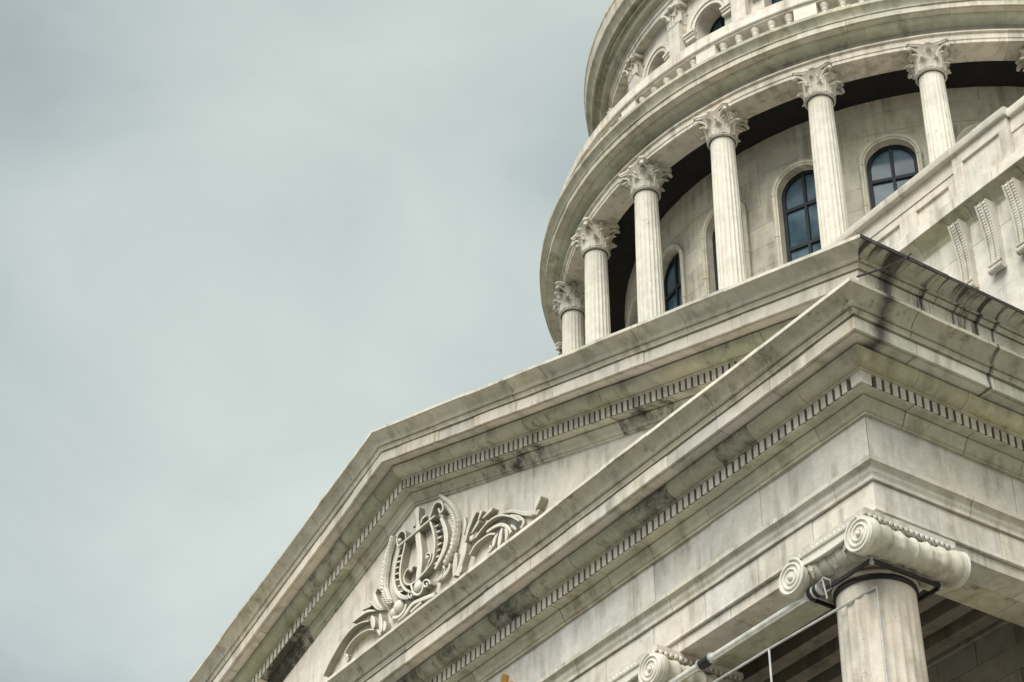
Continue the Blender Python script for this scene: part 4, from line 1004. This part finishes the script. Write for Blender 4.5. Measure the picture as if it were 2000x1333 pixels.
for k in range(13, 23):
    a = k * 15.0; an = rad(a)
    P = lambda R_, an_: (DX + R_ * cos(an_), DY + R_ * sin(an_), 0)
    pl = link('pilaster', pil_me, None, rot, P(R2 + 0.02, an), an + PI / 2, (1.06, 1.03, 0.98, 1))
    link('pilaster_capital', pcap_me, None, pl, P(R2 + 0.02, an), an + PI / 2, (0.98, 0.96, 0.92, 0.97))
    for i in range(6):
        arc2('wall_block', a, -(HB2 - W2), HB2 - W2, 13.32 + i * 0.46, 13.775 + i * 0.46, cu())
    w = a + 7.5; wn = rad(w)
    arc2('wall_block', w, -W2, W2, 13.32, 13.6, cu())
    pts = [(HB2 - 0.003, ZS2 + 0.004), (HB2 - 0.003, 16.99), (0.003, 16.99)] + [(max(.003, W2 * cos(PI / 2 - i / 8 * PI / 2)), ZS2 + W2 * sin(PI / 2 - i / 8 * PI / 2)) for i in range(9)]
    for sg in (-1, 1):
        m_ = len(pts); v = []
        for rr_ in (R2, 5.56):
            for s_, zz in pts:
                e = wn + sg * s_ / R2; v.append((DX + rr_ * cos(e), DY + rr_ * sin(e), zz))
        solid('spandrel_stone', v, [tuple(range(m_)), tuple(range(2 * m_ - 1, m_ - 1, -1))] + [(i, (i + 1) % m_, (i + 1) % m_ + m_, i + m_) for i in range(m_)], STONE, uw, cu())
    wf = link('window', f2_me, None, rot, P(5.62, wn), wn + PI / 2)
    link('pane', g2_me, None, wf, P(5.605, wn), wn + PI / 2)
    link('archivolt', av_me, None, wf, P(R2, wn), wn + PI / 2, (1.06, 1.03, 0.99, 1)); [link('impost', im, None, wf, P(R2, wn), wn + PI / 2, (1.04, 1.02, 0.97, 1)) for im in imp_me]
uc = full_ring('upper_cornice', [(5.6, 17.05), (5.6, 18.0), (6.1, 18.0), (6.1, 17.05)], STONE, rot, (0.6, 0.6, 0.55, 1))
UP = [('architrave_block', [(6.13, 16.995), (6.13, 17.10), (6.15, 17.105), (6.15, 17.20), (6.18, 17.21), (6.18, 17.25)], (1.04, 1.01, 0.95, 1), 7.5),
      ('bed_moulding', [(6.19, 17.252)] + ovolo((6.2, 17.255), (6.31, 17.38), 5) + [(6.33, 17.385), (6.33, 17.41)], (0.66, 0.67, 0.56, 0.90), 6.0),
      ('corona_soffit', [(6.36, 17.412), (6.38, 17.42), (6.38, 17.50), (6.44, 17.505), (6.44, 17.53)], (0.60, 0.61, 0.50, 0.86), 5.0),
      ('cyma_block', [(6.46, 17.532)] + cyma((6.47, 17.54), (6.555, 17.72), 6), (0.78, 0.77, 0.66, 0.93), 6.5),
      ('corona_block', [(6.57, 17.722), (6.585, 17.74), (6.60, 18.0), (6.615, 18.02), (6.615, 18.10)], (1.0, 0.96, 0.88, 0.99), 6.5)]
for nm, pr, tn, st in UP: course(nm, uc, pr, ringm, ring_joints(st, random.uniform(0, 4)), tint=tn, back=5.9, steps=4, gap=0.025)
full_ring('dome_shell', [(6.6, 18.08), (6.2, 18.3), (6.15, 19.2)] + [(6.1 * cos(t), 19.2 + 6.6 * sin(t)) for t in [i / 14 * PI / 2 for i in range(14)]] + [(0.02, 25.8)], STONE, rot)

# ================================================================== LOOSE FITTINGS
def frame_round_neck(x, label):
    t = thing('steel_neck_frame', label, 'steel frame', (x, AY, ZN - 0.02), 'square steel frames clamped round the column necks')
    hz, s_ = ZN + 0.025, 0.465
    q = MB(); q.box(x - s_, x + s_, AY - s_ - 0.012, AY - s_ + 0.012, hz - 0.02, hz + 0.02); q.build('front_bar', BLACK, t)
    q = MB(); q.box(x - s_, x + s_, AY + s_ - 0.012, AY + s_ + 0.012, hz - 0.02, hz + 0.02); q.build('rear_bar', BLACK, t)
    for sg in (-1, 1):
        q = MB(); q.box(x + sg * s_ - 0.012, x + sg * s_ + 0.012, AY - s_ + 0.013, AY + s_ - 0.013, hz - 0.021, hz + 0.021); q.build('side_bar', BLACK, t)
    for bx in (-1, 1):
        for by in (-1, 1):
            q = MB(); cx_, cy_ = x + bx * s_, AY + by * s_
            q.tube([(cx_, cy_, hz - 0.05), (cx_, cy_, hz + 0.05)], 0.016, 6); q.tube([(cx_, cy_, hz - 0.035), (cx_, cy_, hz - 0.022)], 0.026, 6); q.build('bolt', WIRE, t)
    q = MB(); q.lathe([(0.408, -0.05), (0.432, -0.05), (0.432, 0.0), (0.408, 0.0)], 40); q.v = [p + Vector((x, AY, ZN + 0.0)) for p in q.v]; q.build('neck_collar', BLACK, t, None, 40)
    q = MB(); q.lathe([(0.44, 0.055), (0.452, 0.062), (0.44, 0.075)], 40); q.v = [p + Vector((x, AY, ZN)) for p in q.v]; q.build('rust_ring', RUST, t, None, 40)
    return t
frame_round_neck(AX, 'black square steel frame clamped round the neck of the corner column')
frame_round_neck(AX - 3.432, 'black square steel frame round the second column, under its scroll capital')
PY, PZ = -0.21, -1.235
pl = thing('curtain_pole', 'pale round metal pole running along the front below the architrave', 'pole', (-2.6, PY, PZ))
q = MB(); q.tube([(-0.85, PY, PZ), (-2.50, PY, PZ)], 0.042, 16); q.build('tube', POLE, pl, None, 40)
q = MB(); q.tube([(-2.62, PY, PZ), (-3.9, PY, PZ), (-9.0, PY, PZ)], 0.042, 16); q.build('tube', POLE, pl, None, 40)
q = MB(); q.tube([(-2.47, PY, PZ), (-2.65, PY, PZ)], 0.056, 16); q.build('coupling', BLACK, pl, None, 40)
for xx in (-2.46, -2.66):
    q = MB(); q.tube([(xx - 0.012, PY, PZ), (xx + 0.012, PY, PZ)], 0.064, 16); q.build('coupling_ring', WIRE, pl, None, 40)
q = MB(); q.tube([(-0.86, PY, PZ), (-0.68, PY, PZ)], 0.062, 16); q.build('socket', BLACK, pl, None, 40)
for xx in (-0.86, -0.77, -0.69):
    q = MB(); q.tube([(xx - 0.012, PY, PZ), (xx + 0.012, PY, PZ)], 0.070, 16); q.build('socket_ring', WIRE, pl, None, 40)
q = MB()
q.tube([(-0.66, PY - 0.045, PZ + 0.04), (-0.58, PY - 0.05, PZ + 0.06), (-0.54, PY, PZ + 0.03), (-0.58, PY + 0.04, PZ - 0.03), (-0.66, PY + 0.03, PZ - 0.04)], 0.012, 8)
q.tube([(-0.60, PY - 0.05, PZ + 0.05), (-0.60, PY - 0.01, PZ - 0.16)], 0.010, 8); q.build('shackle', WIRE, pl, None, 40)
tr = thing('thin_wire_frame', 'thin pale steel tube frame slung from the front of the corner column', 'tube frame', (-0.9, -0.1, -2.0))
e0 = Vector((-0.10, -0.012, -1.425)); e1 = on_y((1502, 1268), -0.48); e2 = on_y((1395, 1333), -0.48); e2 = e1 + (e2 - e1) * 4
q = MB(); q.tube([e0, e1, e2], 0.013, 8); q.build('top_tube', WIRE, tr, None, 40)
q = MB(); q.tube([e0, e0 + Vector((0.012, -0.012, -1.0)), e0 + Vector((0.03, -0.03, -4.5))], 0.009, 8); q.build('drop_rod', WIRE, tr, None, 40)
q = MB(); q.tube([e1, e1 + Vector((0, 0, -5.0))], 0.012, 8); q.build('drop_rod', WIRE, tr, None, 40)
wr = MB(); wr.tube([(1.02, -0.081, 2.03), (1.03, -0.20, 1.90), (1.0, -0.5, 1.66), (0.92, -0.807, 1.47)], 0.011, 8)
tag(wr.build('black_cable', BLACK, None, None, 40), 'short black cable hanging from the stained gutter at the roof corner', 'cable')
sg = thing('gilded_character', 'gilded metal character fixed to the frieze between the cornice and the architrave', 'sign character', (-6.66, -0.03, 0.0))
def stroke(pts, w):
    c = spline([Vector(p) for p in pts], 5); v = []; fc = []; m_ = len(c)
    for i, p in enumerate(c):
        t = (c[min(i + 1, m_ - 1)] - c[max(i - 1, 0)]).normalized(); nn = Vector((-t.y, t.x)) * w * (0.6 + 0.4 * sin(PI * (0.15 + 0.8 * i / m_)))
        for e, y in ((p - nn, -0.07), (p + nn, -0.07), (p + nn, -0.004), (p - nn, -0.004)): v.append((e.x, y, e.y))
    for i in range(m_ - 1):
        for k in range(4): fc.append((i * 4 + k, i * 4 + (k + 1) % 4, (i + 1) * 4 + (k + 1) % 4, (i + 1) * 4 + k))
    fc += [(3, 2, 1, 0), tuple((m_ - 1) * 4 + i for i in range(4))]
    solid('stroke', v, fc, GOLD, sg)
stroke([(-6.672, 0.452), (-6.70, 0.40), (-6.712, 0.30), (-6.715, 0.12)], 0.03)
stroke([(-6.80, 0.365), (-6.785, 0.34), (-6.77, 0.30)], 0.018)
stroke([(-6.90, 0.24), (-6.70, 0.25), (-6.50, 0.26)], 0.024)
stroke([(-6.88, 0.12), (-6.70, 0.13), (-6.53, 0.14)], 0.022)
for o in bpy.data.objects:
    for k in ('_w', '_r'):
        if k in o: del o[k]
